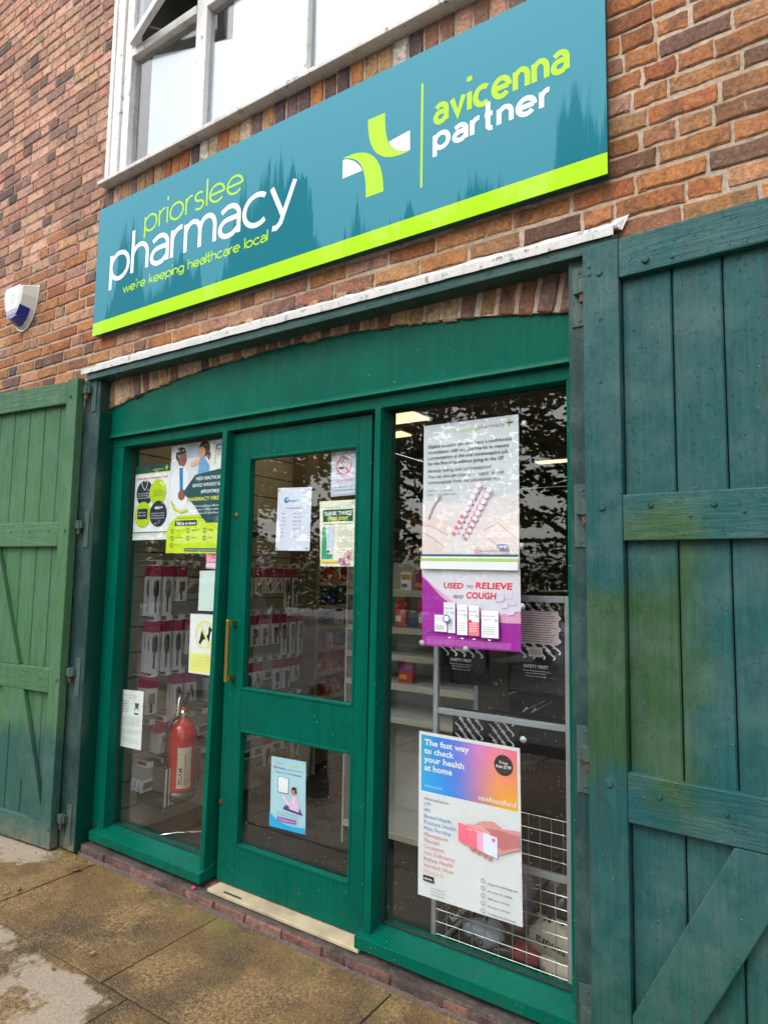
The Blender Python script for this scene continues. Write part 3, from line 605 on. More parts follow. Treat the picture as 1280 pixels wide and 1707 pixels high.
# brick step under the frame
ST = MB(); x = -3.43
while x < -.2:
    Lb = random.choice([.215, .215, .2, .11]); c = random.choice([(.21, .10, .08), (.16, .08, .07), (.25, .13, .10), (.12, .075, .065)])
    z = .048+random.uniform(-.003, .003); j = lambda a=.003: random.uniform(-a, a); F_ = [(x+.004, -.046+j(.006), -.05), (x+Lb-.004, -.046+j(.006), -.05), (x+Lb-.004, -.042+j(.006), z-.006), (x+.004, -.042+j(.006), z-.006)]
    ST.prism(F_, [(x+.004, .1, -.05), (x+Lb-.004, .1, -.05), (x+Lb-.004, .1, z+.012), (x+.004, .1, z+.012)], 0, c); x += Lb+.002
ST.box(-3.44, -.2, -.036, .12, -.05, .050, 0, (.10, .085, .075))
tag(ST.build('brick_step', M['step'], bevel=.006), 'worn dark red brick step running under the green frame', 'step')
# ================================================================== DOOR
YD = .062
DR = thing('shop_door', 'glossy green half glazed shop door with brass handle, paint chipped near the bottom', 'door', (-2.0, YD, .075))
dx0, dx1 = PL[0][0]+.045, PR[0][0]+.004; dz0, dz1 = .078, zh-.012
dx0 = (P(394, 730, YD)[0]+P(358, 1474, YD)[0])/2-.004; dx1 = (P(624, 690, YD)[0]+P(601, 1560, YD)[0])/2
gl = [(P(416, 760, YD)[0]+P(401, 1150, YD)[0])/2, (P(597, 744, YD)[0]+P(590, 1178, YD)[0])/2]
zt1 = (P(416, 760, YD)[2]+P(597, 744, YD)[2])/2; zb1 = (P(402, 1150, YD)[2]+P(589, 1179, YD)[2])/2
zt2 = (P(397, 1216, YD)[2]+P(587, 1253, YD)[2])/2; zb2 = (P(389, 1412, YD)[2]+P(582, 1474, YD)[2])/2
m = MB(); m.box(dx0, gl[0], YD, YD+.045, dz0, dz1); m.box(gl[1], dx1, YD, YD+.045, dz0, dz1)
for a, b in ((zt1, dz1), (zt2, zb1), (dz0, zb2)): m.box(gl[0], gl[1], YD+.0004, YD+.0446, a, b)
m.build('door_frame', M['green_door'], DR, bevel=.0022)
for a, b in ((zb1, zt1), (zb2, zt2)):
    m = MB(); B_ = .013
    for x0, x1, z0, z1_ in ((gl[0]-.002, gl[0]+B_, a, b), (gl[1]-B_, gl[1]+.002, a, b), (gl[0]+B_, gl[1]-B_, a-.002, a+B_), (gl[0]+B_, gl[1]-B_, b-B_, b+.002)): m.box(x0, x1, YD-.003, YD+.03, z0, z1_)
    m.build('glazing_bead', M['green_door'], DR, bevel=.004)
    m = MB(); m.box(gl[0]+.005, gl[1]-.005, .092, .096, a+.005, b-.005); m.build('pane', GW, DR)
BR = plain('aged brass', (.62, .42, .12), .28, 1)
def handle(y, sgn, du=0):
    t_, b_ = P(379.5+du, 1033, y), P(376.5+du, 1137, y); m = MB()
    m.box(t_[0]-.0105, t_[0]+.0105, y-.002, y+.010, b_[2], t_[2])
    m.box(t_[0]-.013, t_[0]+.013, *(sorted((y+.01, y+sgn*.055))), t_[2]-.03, t_[2]-.005); m.box(t_[0]-.013, t_[0]+.013, *(sorted((y+.01, y+sgn*.055))), b_[2]+.005, b_[2]+.03)
    m.build('handle', BR, DR, bevel=.003)
handle(YD-.05, .9)
m = MB(); q = P(411, 1085, .15); m.box(q[0]-.0105, q[0]+.0105, .15, .16, q[2]-.17, q[2]+.17); m.box(q[0]-.012, q[0]+.012, .108, .15, q[2]-.165, q[2]-.14); m.box(q[0]-.012, q[0]+.012, .108, .15, q[2]+.14, q[2]+.165); m.build('handle', BR, DR, bevel=.003)
for (u, v, r) in ((394, 860, .013), (368, 1337, .014)):
    m = MB(); q = P(u, v, YD); m.lathe((q[0], YD-.004, q[2]), [(r, .0045), (r, .001), (r*.8, 0), (r*.35, -.001)], 16, axis='y'); m.build('keyhole', plain('tarnished brass', (.22, .13, .07), .4, 1), DR, smooth=False)
# ================================================================== HINGE POSTS
def hpost(x0, x1, label):
    o = thing('hinge_post', label, 'post', ((x0+x1)/2, -.03, 0)); m = MB(); m.box(x0, x1, -.07, .028, .012, 2.66); m.build('shaft', [M['post']], o, bevel=.004)
    return o
HL = hpost(-3.60, FX0+.004, 'dark green timber hinge post at the left end of the shopfront')
HR = hpost(-.7015, -.55, 'dark green timber hinge post between the right pane and the open gate')
m = MB(); m.box(FX0-.0, FX0+.0095, -.068, .0285, .02, 2.46); m.build('painted_reveal', plain('deep gloss green', (.0, .042, .028), .25), HL, bevel=.001)
m = MB(); m.box(-.7095, -.702, -.0, .0285, .06, 2.46); m.build('painted_reveal', plain('deep gloss green', (.0, .05, .03), .25), HR, bevel=.001)
# ================================================================== GATES
HINGE = oldpaint('hinge paint', lambda g: (.06, .1, .085))
def gate(name_, label, o, ang, flip, W_, mats, sx, rails, braces, joints, bolts, endw):
    """o: hinge-side front edge; s runs away from the hinge, n towards the camera"""
    d = np.array([math.cos(ang), math.sin(ang)]); nn = np.array([-d[1], d[0]]); nn = nn if nn[1] < 0 else -nn
    T_ = lambda s, n, z: (o[0]+d[0]*s+nn[0]*n, o[1]+d[1]*s+nn[1]*n, z)
    g = thing(name_, label, 'gate', (o[0], o[1], 0))
    def bx(m, s0, s1, n0_, n1, z0, z1_): m.prism([T_(s0, n1, z0), T_(s1, n1, z0), T_(s1, n1, z1_), T_(s0, n1, z1_)], [T_(s0, n0_, z0), T_(s1, n0_, z0), T_(s1, n0_, z1_), T_(s0, n0_, z1_)])
    Z0, Z1 = .014, 2.665
    m = MB(); bx(m, 0, sx, -.052, 0, Z0, Z1); m.build('stile', mats[0], g, bevel=.004)
    m = MB(); bx(m, W_-sx, W_, -.052, 0, Z0, Z1); m.build('stile', mats[0], g, bevel=.004)
    for z0, z1_ in rails:
        m = MB(); bx(m, sx+.0005, W_-sx-.0005, -.03, -.0012+random.uniform(-.001, .001), z0, z1_); m.build('ledge', mats[1], g, bevel=.004)
    for q in braces:
        m = MB(); m.prism([T_(s, -.003, z) for s, z in q], [T_(s, -.0295, z) for s, z in q]); m.build('brace', mats[0], g, bevel=.004)
    js = [sx]+joints+[W_-sx]
    for a, b in zip(js, js[1:]):
        dn = random.uniform(-.0012, .0012); m = MB(); bx(m, a+.0022, b-.0022, -.052, -.0305+dn, Z0+.002, Z1-.01); m.build('board', mats[0], g, bevel=.0045, seg=1)
    m = MB(); bx(m, sx, W_-sx, -.056, -.0525, Z0+.01, Z1-.02); m.build('backing', M['joint'], g)
    for s, z, r in bolts:
        r *= 1.35
        m = MB(); c = T_(s, 0, z); k = 6 if r > .008 else 10; ring = lambda rr, n: [tuple(np.array(T_(s+rr*math.cos(2*PI*i/k), n, z+rr*math.sin(2*PI*i/k)))) for i in range(k)]
        m.prism(ring(r*.8, .006 if r > .008 else .0035), ring(r, -.002)); m.build('bolt', mats[0], g, bevel=.001)
    return g, T_
RO = P(970, 440, -.105); 
def gs(u, v, o, ang):
    d = np.array([math.cos(ang), math.sin(ang), 0]); n = np.array([-d[1], d[0], 0]); r = ray(u, v); t = ((o-CAM)@n)/(r@n); p = CAM+r*t; return float((p-o)@d), float(p[2])
AR = math.radians(-2.5); rg = lambda u, v: gs(u, v, RO, AR)
jr = [rg(1119, 640)[0], rg(1206, 640)[0], rg(1290, 640)[0]]; wj = jr[1]-jr[0]; k = jr[-1]
while k < 1.3: k += wj; jr.append(k)
zr = lambda a, b: (a+b)/2
R1 = (zr(rg(1030, 465)[1], rg(1280, 398)[1]), 2.664); R2 = (zr(rg(1035, 901)[1], rg(1280, 898)[1]), zr(rg(1032, 824)[1], rg(1280, 812)[1])); R3 = (zr(rg(1048, 1370)[1], rg(1280, 1428)[1]), zr(rg(1046, 1283)[1], rg(1280, 1338)[1]))
WG = 1.48; sxr = .119
b0 = rg(1224, 1416); b1 = rg(1071, 1668); b2 = rg(1280, 1547); b3 = rg(1175, 1707)
dirb = ((b0[0]-b1[0])/(b0[1]-b1[1])); dv = .235
def brace(sb, zb, zt_, wv, sl, S0, S1):    # parallelogram rising away from the hinge, clipped by the stile
    e = sl*(zt_-zb); return [(sb, zb), (sb+wv, zb), (sb+wv+e, zt_), (sb+e, zt_)]
sl_b = (b0[0]-b1[0])/(b0[1]-b1[1]); sb = b0[0]-sl_b*(R3[0]-.15); ww = b2[0]-(b0[0]+sl_b*(b2[1]-b0[1]))
low = [(sxr+.001, .152), (max(sxr+.05, sb+ww), .152), (min(WG-sxr, sb+ww+sl_b*(R3[0]-.152)), R3[0]-.001), (sb+sl_b*(R3[0]-.152), R3[0]-.001), (sxr+.001, .152+max(.02, (sxr-sb)/sl_b))]
mids = .62; mid = [(mids, R3[1]+.001), (mids+ww, R3[1]+.001), (WG-sxr-.001, R2[0]-.1), (WG-sxr-.001, R2[0]-.001), (WG-sxr-.12, R2[0]-.001)]
boltsR = [(rg(*q)[0], rg(*q)[1], r) for q, r in (((1015, 1306), .011), ((1099, 1329), .0065), ((1210, 1357), .0065), ((998, 455), .010), ((1075, 433), .010), ((1003, 846), .010), ((1084, 842), .007), ((1190, 840), .007), ((981, 445), .005), ((981, 458), .005), ((1000, 531), .005), ((1000, 636), .005), ((1150, 860), .004), ((1240, 852), .004), ((1120, 428), .004))]
gR, TR_ = gate('timber_gate', 'tall ledged and braced gate with blue green and olive paint, folded open at the right', RO, AR, 1, WG, (M['gateR'], M['gateRh']), sxr, [R1, R2, R3, (.014, .151)], [low, mid], jr, boltsR, .05)
LO = P(130, 640, -.13); AL = math.radians(180+6); lg = lambda u, v: gs(u, v, LO, AL)
jl = [lg(90, 750)[0], lg(64.5, 750)[0], lg(40, 750)[0], lg(15, 750)[0]]; wj = (jl[3]-jl[0])/3; k = jl[-1]
while k < 1.25: k += wj; jl.append(k)
sxl = (lg(107, 700)[0]+lg(97, 920)[0])/2
Lr1 = (lg(107, 673)[1], 2.652); Lr2 = (lg(60, 911)[1], lg(60, 871)[1]); Lr3 = (lg(60, 1152)[1], lg(60, 1112)[1])
p0, p1 = lg(38, 1152), lg(73, 1342); sl2 = (p0[0]-p1[0])/(p0[1]-p1[1]); wl = .17
lowL = [(sxl+.001, .152), (sxl+.1, .152), (min(WG-sxl, p0[0]+wl*1.15), Lr3[0]-.001), (p0[0], Lr3[0]-.001), (sxl+.001, .152+(.06))]
m0, m1 = lg(0, 935), lg(30, 1109); sl3 = (m0[0]-m1[0])/(m0[1]-m1[1]); midL = [(m1[0], Lr3[1]+.001), (m1[0]+wl, Lr3[1]+.001), (min(WG-sxl-.001, m1[0]+wl+sl3*(Lr2[0]-Lr3[1])), Lr2[0]-.001), (m1[0]+sl3*(Lr2[0]-Lr3[1]), Lr2[0]-.001)]
boltsL = [(lg(*q)[0], lg(*q)[1], r) for q, r in (((118, 660), .009), ((108, 884), .009), ((81, 885), .005), ((50, 886), .005), ((18, 887), .005), ((95, 1133), .009), ((67, 1131), .005), ((35, 1127), .005), ((80, 1382), .009), ((109, 813), .005))]
gL, TL_ = gate('timber_gate', 'sage green ledged and braced gate with rotting bottom rail, folded open at the left', LO, AL, -1, WG, (M['gateL'], M['gateLh']), sxl, [Lr1, Lr2, Lr3, (.014, .151)], [lowL, midL], jl, boltsL, .05)
# hinges: knuckle and plate on the post (parts of the posts), strap on the gate edge
RUST = plain('rusty pin', (.12, .06, .035), .7, .4, bump=.5)
for par, xp, zs, sg in ((HL, -3.50, (P(157, 657, -.07)[2], P(145, 882, -.07)[2], P(140, 1130, -.07)[2], P(128, 1378, -.07)[2]), -1), (HR, -.665, (P(960, 497, -.07)[2], P(966, 860, -.07)[2], P(973, 1265, -.07)[2], P(978, 1700, -.07)[2]), 1)):
    for z in zs:
        h = MB(); h.box(xp-.022, xp+.022, -.0755, -.0702, z-.105, z+.105)
        for dz in (-.085, .085): h.lathe((xp+.006*sg, -.0755, z+dz), [(.006, .001), (.006, -.0015), (.003, -.0025)], 8, axis='y')
        hx_ = xp+sg*.018 if sg > 0 else xp-.045
        h.lathe((hx_, -.092, z), [(.0155, .0), (.0165, .003), (.0165, .045), (.0155, .048)], 14); h.box(min(hx_, hx_-sg*.03), max(hx_, hx_-sg*.03), -.0955, -.0758, z+.004, z+.044)
        hh = h.build('hinge', HINGE, par, bevel=.0012); h = MB(); h.lathe((hx_, -.092, z), [(.009, -.03), (.0095, -.027), (.0095, -.001)], 12); h.build('pin', RUST, hh)
for g_, T_, zs, sg in ((gL, TL_, (P(157, 657, -.07)[2], P(145, 882, -.07)[2], P(140, 1130, -.07)[2], P(128, 1378, -.07)[2]), -1),):
    for z in zs:
        h = MB(); a = T_(0, -.02, z); h.prism([(a[0]-.001, -.098, z+.004), (-3.545, -.098, z+.004), (-3.545, -.098, z+.044), (a[0]-.001, -.098, z+.044)], [(a[0]-.001, -.088, z+.004), (-3.545, -.088, z+.004), (-3.545, -.088, z+.044), (a[0]-.001, -.088, z+.044)]); h.build('hinge_strap', HINGE, g_, bevel=.001)
# ================================================================== ALARM BOX
AL_ = thing('alarm_box', 'white shield shaped burglar alarm box with blue base on the brick wall', 'alarm', (-4.55, 0, 3.2))
tl, tr, bt = P(8, 488, -.085), P(39, 474, -.085), P(23, 546, -.04); wt = tr[0]-tl[0]; xc = (tl[0]+tr[0])/2; zT = (tl[2]+tr[2])/2; zB = bt[2]
def shield(k, zt_, zb_, x=xc, n=7):
    hgt = zt_-zb_; prof = [(-.5, 1), (-.25, 1.035), (0, 1.045), (.25, 1.035), (.5, 1), (.47, .7), (.40, .4), (.30, .2), (.16, .05), (0, 0), (-.16, .05), (-.30, .2), (-.40, .4), (-.47, .7)]
    return [(x+a*wt*k, zb_+b*hgt) for a, b in prof]
F_ = shield(1, zT, zB+.035); B_ = shield(1.42, zT+.01, zB-.02)
PLA = plain('aged white plastic', (.60, .58, .51), .35)
m = MB(); m.prism([(a, -.085 if b > zT-.3 else -.085, b) for a, b in F_], [(a, -.004, b) for a, b in B_]); m.build('cover', PLA, AL_, bevel=.006)
m = MB(); m.prism([(a, -.006, b) for a, b in shield(1.5, zT+.015, zB-.03)], [(a, .0, b) for a, b in shield(1.5, zT+.015, zB-.03)]); m.build('backplate', PLA, AL_)
Bl = plain('blue lens', (.004, .012, .25), .2, coat=.5)
hg = zT-zB-.035; m = MB(); Fd = []
for (a, b), (c_, d_) in zip(F_, B_): Fd.append(((a, -.0865, b), (a+(c_-a)*.7+math.copysign(.0015, a-xc), -.0285, b+(d_-b)*.7-.0015)))
for i in range(len(F_)):
    jx = (i+1) % len(F_)
    if F_[i][1] <= zB+.035+.45*hg and F_[jx][1] <= zB+.035+.45*hg: m.face([Fd[i][0], Fd[jx][0], Fd[jx][1], Fd[i][1]])
low_ = [(a, -.0870, b) for a, b in F_ if b <= zB+.035+.21*hg]
m.prism(low_, [(a, -.0855, b) for a, b, in [(p_[0], p_[2]) for p_ in low_]]); m.build('blue_lens', Bl, AL_, recalc=False)
lb = [(xc+a*.78, zB+.06+b) for a, b in ((-.5*wt, hg*.93), (.5*wt, hg*.93), (.46*wt, hg*.62), (.36*wt, hg*.3), (.2*wt, hg*.19), (-.2*wt, hg*.19), (-.36*wt, hg*.3), (-.46*wt, hg*.62))]
m = MB(); m.prism([(a, -.0868, b) for a, b in lb], [(a, -.0855, b) for a, b in lb], 0)
for i in range(3): ribbon(m, [(xc-.07+.14*t/14, zT-.155-.022*i+.006*math.sin(t*(1.9+i))) for t in range(15)], .006-.001*i, lambda q: (q[0], -.0872, q[1]), 1)
for i, (rr) in enumerate((.035, .026)): m.v, m.f = m.v, m.f; ribbon(m, [(xc+a, zT-.07+b) for a, b in arc(0, 0, rr*.7, rr, 0, 360, 20)], .004, lambda q: (q[0], -.0872, q[1]), 1)
m.build('sticker', [plain('sticker white', (.72, .74, .8), .3), plain('faded blue print', (.25, .28, .5), .4)], AL_)
# ================================================================== SHOP INTERIOR
FZ = .012
g = MB(); g.box(-3.475, 1.6, .142, 6.2, -.05, FZ); struct(g.build('shop_floor', plain('dark carpet tiles', (.022, .023, .023), .9, bump=.5, bscale=200)))
g = MB(); g.box(-3.475, 1.6, .142, 6.2, 2.74, 2.8); struct(g.build('shop_ceiling', plain('cream ceiling', (.34, .3, .22), .9)))
WLm = plain('olive wall paint', (.14, .12, .05), .8)
g = MB(); g.box(-3.62, -3.485, .142, 6.2, FZ, 2.739); g.box(1.6, 1.7, .142, 6.2, FZ, 2.739); g.box(-3.62, 1.7, 6.2, 6.3, FZ, 2.739); g.box(OX1+.02, 1.6, .142, .3, FZ, 2.739); struct(g.build('shop_walls', WLm))
LIT = bpy.data.materials.new('lit ceiling panel'); LIT.use_nodes = True; b_ = LIT.node_tree.nodes['Principled BSDF']; b_.inputs['Base Color'].default_value = (.8, .7, .5, 1); b_.inputs['Emission Color'].default_value = (1, .78, .45, 1); b_.inputs['Emission Strength'].default_value = 1.7
FRM = plain('white enamel', (.7, .7, .68), .4)
for x0, x1, y0, y1, lb in ((-3.3, -2.41, 1.66, 1.95, 'lit ceiling light nearest the window, seen at the top of the right pane'), (-3.4, -2.83, 2.22, 2.38, 'second lit ceiling light behind the first, seen at the top of the right pane'), (-2.4, -1.2, 4.1, 4.22, 'lit ceiling light deep inside the shop'), (-3.3, -2.1, .55, .85, 'unseen ceiling light added to brighten the shop above the left pane and door'), (-3.3, -2.1, 1.1, 1.4, 'unseen ceiling light added to brighten the shop, second in from the door'), (-1.6, -.4, .8, 1.1, 'unseen ceiling light added to brighten the shop above the grey display stand')):  # panels over the front of the shop are unseen, added to brighten the interior
    t = thing('ceiling_light', lb, 'light', ((x0+x1)/2, (y0+y1)/2, 2.7), 'lit panels on the shop ceiling'); m = MB(); m.box(x0-.02, x1+.02, y0-.02, y1+.02, 2.715, 2.738); m.build('housing', FRM, t); m = MB(); m.box(x0, x1, y0, y1, 2.703, 2.7145); m.build('diffuser', LIT, t)
# slatted display wall down the left side
SLm = plain('cream slatwall', (.42, .38, .29), .5, var=.06)
SLW = thing('slatwall_panel', 'cream slatted display wall with rows of white hooks inside the left window', 'display wall', (-3.46, 1.6, FZ))
m = MB(); z = FZ
while z < 2.6: m.box(-3.472, -3.455, .15, 1.62, z, z+.142); z += .15
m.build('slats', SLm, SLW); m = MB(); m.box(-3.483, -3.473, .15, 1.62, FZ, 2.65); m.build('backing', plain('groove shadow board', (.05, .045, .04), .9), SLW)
m = MB(); m.box(-3.48, -3.31, 1.625, 1.76, FZ, 2.73); tag(m.build('pilaster', plain('olive brown boxing', (.16, .135, .08), .7)), 'olive brown boxed column seen through the upper door pane', 'column')
HK = plain('white wire', (.6, .6, .57), .35)
def hook(y, z, ln=.2):
    m = MB(); m.tube([(-3.455, y, z), (-3.455+ln, y, z), (-3.455+ln+.02, y, z+.012)], .0028, 6); m.tube([(-3.455, y, z+.03), (-3.455+ln+.01, y, z+.03)], .0022, 6); m.box(-3.455+ln+.008, -3.455+ln+.0105, y-.022, y+.022, z+.004, z+.034); m.build('hook', HK, SLW)
MAG = plain('magenta card', (.36, .012, .09), .4); CARD = plain('white packet card', (.62, .62, .62), .35); TOOL = plain('black tool', (.02, .02, .022), .35); STEEL = plain('bright steel', (.55, .55, .55), .25, 1); BLIS = glassmat('clear blister', (.97, .97, .97)); GREYC = plain('grey packet', (.28, .28, .3), .4)
DOTS = G('speckled packet', .4); nn_ = DOTS.voro(260); DOTS.color(DOTS.mix(DOTS.rng(nn_, .3, .38), (.12, .12, .13), (.6, .6, .6))); DOTS = DOTS.m
def packet_mesh(kind):
    m = MB(); w2 = {0: .032, 1: .042, 2: .045, 3: .05}[kind]; h = {0: .285, 1: .20, 2: .165, 3: .12}[kind]     # hangs below the hook, facing +x
    m.box(-.0008, .0008, -w2, w2, -h, -.052, 0); m.box(-.001, .001, -w2, w2, -.052, .012, 1)
    if kind == 0: m.lathe((.006, 0, -.10), [(.004, -.075), (.013, -.06), (.016, -.02), (.013, .02), (.005, .035)], 10, 2); m.box(.001, .006, -.004, .004, -.26, -.175, 2)
    if kind == 1: m.box(.001, .009, -.02, .02, -.14, -.08, 3); m.box(.001, .006, -.008, .008, -.19, -.14, 2)
    if kind == 2: m.tube([(.005, -.01, -.065), (.005, .012, -.105), (.005, .02, -.15)], [.003, .006, .004], 6, 2); m.tube([(.005, .01, -.065), (.005, -.012, -.105), (.005, -.02, -.15)], [.003, .006, .004], 6, 3)
    if kind == 3: m.box(.001, .008, -.03, .03, -.10, -.065, 3)
    m.box(-.001, .001, -w2, w2, -h-.004, -h, 2)
    return m
PKL = ['slim white packet with a black brush under a magenta header', 'white packet with a grey tool window under a magenta header', 'clear fronted packet with crossed tweezers under a magenta header', 'short speckled packet with a steel clip']
PKR = []
for k in range(4):
    b = packet_mesh(k); o = b.build('hanging_packet', [DOTS if k in (3,) else CARD, MAG if k < 3 else GREYC, TOOL, STEEL], org=(0, 0, 0)); PKR.append(o)
PK = [False]*4; ROWN = ['top', 'second', 'third', 'fourth', 'lowest']
rowsz = [1.90, 1.575, 1.25, .93, .66, .42]
def place_packet(k, loc, lab, grp):
    o = PKR[k]
    if PK[k]: o = o.copy(); COL.objects.link(o)
    PK[k] = True; o.location = loc; o.rotation_euler = (0, 0, random.uniform(-.06, .06)); tag(o, lab, 'packet', grp)
ORD = ['first', 'second', 'third', 'fourth', 'fifth', 'sixth', 'seventh', 'eighth', 'ninth', 'tenth', 'eleventh', 'twelfth', 'thirteenth', 'fourteenth', 'fifteenth', 'sixteenth', 'seventeenth', 'eighteenth', 'nineteenth', 'twentieth']
for ri, z in enumerate(rowsz):
    y = .245; c = 0
    while y < 1.55:
        if len(SLW.children) < 92: hook(y, z)
        kinds = {0: [3], 1: [0, 0, 1, 2, 2, 2], 2: [0, 0, 0, 1, 1, 1], 3: [1, 2, 0, 2, 3, 1], 4: [3, 2, 1, 3], 5: [3, 1, 3]}[ri]; k = kinds[c % len(kinds)]
        skip = (ri == 3 and c == 1) or (ri == 4 and c in (0, 2)) or random.random() < .07
        if not skip:
            for d in range(3 if y < .95 else 1):
                place_packet(k, (-3.455+.19-.034*d+random.uniform(-.004, .004), y+random.uniform(-.005, .005), z-.012), '%s, %s hook from the window, %s row%s' % (['slim brush packet', 'tool window packet', 'tweezers packet', 'short speckled packet'][k], ORD[c], ['topmost', 'second', 'third', 'fourth', 'fifth', 'lowest'][ri], ['', ', second in its stack', ', third in its stack'][d]), 'packets hanging on the slatted wall')
        y += .098 if k else .088; c += 1
for k in range(4):
    if not PK[k]: bpy.data.objects.remove(PKR[k])
# black and pink boxed items low on the slatted wall
m = MB(); m.box(-3.4, -3.16, .28, .42, .20, .43, 0)
for i in range(5): m.box(-3.159+.0, -3.156, .285+i*.026, .298+i*.026, .21, .42, 1)
tag(m.build('nail_kit', [plain('black carton', (.018, .018, .02), .4), CARD], bevel=.002), 'black carton with white curved stripes low in the left window', 'carton')
m = MB(); m.box(-3.4, -3.3, .52, .66, .24, .50); m.box(-3.299, -3.297, .54, .60, .28, .40, 1); tag(m.build('pink_pouch', [plain('plum plastic pouch', (.30, .02, .14), .3), plain('pouch label', (.6, .45, .5), .4)], bevel=.01), 'plum pink plastic pouch low on the slatted wall behind the chrome stand', 'pouch')
m = MB(); m.box(-3.42, -3.3, .46, .53, .30, .52); m.box(-3.299, -3.297, .47, .52, .31, .40, 1); tag(m.build('carton', [plain('grey brown carton', (.08, .07, .06), .5), DOTS]), 'dark grey carton with a speckled label low in the left window', 'carton')
# fire extinguisher on its chrome stand
ex, ey = -3.16, .40
E_ = thing('fire_extinguisher', 'red foam fire extinguisher with black hose on the chrome stand in the left window', 'extinguisher', (ex, ey, .22))
RED = plain('red enamel', (.48, .004, .003), .22, var=.05, coat=.3); RUB = plain('black rubber', (.015, .015, .015), .5); CHR = plain('chrome', (.75, .75, .76), .08, 1, var=.02)
m = MB(); m.lathe((ex, ey, 0), [(.081, .285), (.0825, .30), (.0825, .57), (.080, .60), (.068, .635), (.045, .66), (.028, .67), (.026, .69)], 28); m.build('cylinder', RED, E_, smooth=True)
m = MB(); m.lathe((ex, ey, 0), [(.06, .228), (.078, .232), (.0835, .25), (.0835, .2845)], 28); m.build('base', plain('smoky base plastic', (.05, .045, .04), .2), E_, smooth=True)
m = MB(); m.lathe((ex, ey, 0), [(.022, .69), (.024, .70), (.024, .72), (.016, .735)], 14); m.tube([(ex, ey, .715), (ex+.05, ey-.01, .712)], .008); m.build('valve', CHR, E_)
m = MB(); m.tube([(ex-.01, ey, .735), (ex+.02, ey-.01, .79), (ex+.05, ey-.02, .83)], [.01, .014, .012], 8); m.build('lever', RUB, E_, smooth=True)
m = MB(); m.tube([(ex-.02, ey-.02, .735), (ex-.055, ey-.02, .74), (ex-.06, ey-.02, .715), (ex-.03, ey-.02, .71)], .004, 6); m.build('safety_pin', plain('yellow pin', (.8, .4, .03), .4), E_)
m = MB(); m.box(ex+.02, ex+.036, ey-.03, ey-.015, .735, .755); m.build('seal', plain('orange tag', (.8, .15, .02), .4), E_)
hs_ = [(ex+.0, ey-.035, .70), (ex-.012, ey-.075, .68), (ex-.03, ey-.088, .62), (ex-.04, ey-.088, .52), (ex-.035, ey-.09, .42), (ex-.028, ey-.09, .33), (ex-.028, ey-.09, .285)]
m = MB(); m.tube(hs_, .0095, 10); m.build('hose', RUB, E_, smooth=True)
m = MB(); m.box(ex-.038, ex-.018, ey-.095, ey-.083, .255, .30); m.build('hose_clip', STEEL, E_, bevel=.002)
m = MB(); rr = .0832
for i in range(8):
    a, b = math.radians(-58+i*7), math.radians(-58+(i+1)*7)
    for z0_, z1_, mi in ((.31, .345, 0), (.346, .50, 0), (.501, .535, 0)): m.face([(ex+rr*math.cos(a), ey+rr*math.sin(a), z0_), (ex+rr*math.cos(b), ey+rr*math.sin(b), z0_), (ex+rr*math.cos(b), ey+rr*math.sin(b), z1_), (ex+rr*math.cos(a), ey+rr*math.sin(a), z1_)], mi)
def curved(mm, txt, a0, z0, h, mi, vert=True):
    V, F = textmesh(txt, .02); n = len(mm.v)
    for x, y in V: aa = math.radians(a0)-(y*h)/rr; mm.v.append((ex+(rr+.0006)*math.cos(aa), ey+(rr+.0006)*math.sin(aa), z0+x*h))
    mm.f += [tuple(n+i for i in f) for f in F]; mm.mi += [mi]*len(F); mm.c += [None]*len(F)
curved(m, 'FOAM', -36, .33, .034, 1); curved(m, 'SPRAY EXTINGUISHER', -22, .32, .018, 2); curved(m, 'TYPE A B  6 litre', -12, .32, .012, 2)
m.build('label', [plain('cream label', (.6, .55, .42), .4), TOOL, plain('label red print', (.45, .05, .04), .4)], E_, recalc=False)
ST_ = thing('extinguisher_stand', 'chrome tube floor stand beside the red extinguisher in the left window', 'stand', (-3.2, .4, FZ))
m = MB(); px_ = -3.262; m.tube([(px_, .37, .03), (px_-.003, .37, .24), (px_+.01, .37, .42), (px_+.03, .40, .60), (px_+.03, .42, .78), (px_+.02, .44, .81), (px_+.0, .46, .78)], .0095, 12); m.build('pole', CHR, ST_, smooth=True)
m = MB(); m.lathe((px_+.001, .37, .345), [(.010, -.03), (.02, 0), (.012, .03)], 12); m.tube([(px_-.05, .37, .34), (px_+.06, .37, .345)], .006); m.build('clamp', CHR, ST_, smooth=True)
for pts in ([(px_, .355, .03), (px_+.02, .34, .024), (px_+.07, .42, .026), (px_+.28, .58, .026)], [(px_, .37, .03), (px_+.06, .23, .024), (px_+.14, .21, .024), (px_+.32, .3, .024)]):
    m = MB(); m.tube(pts, .0095, 10); m.build('foot', CHR, ST_, smooth=True)
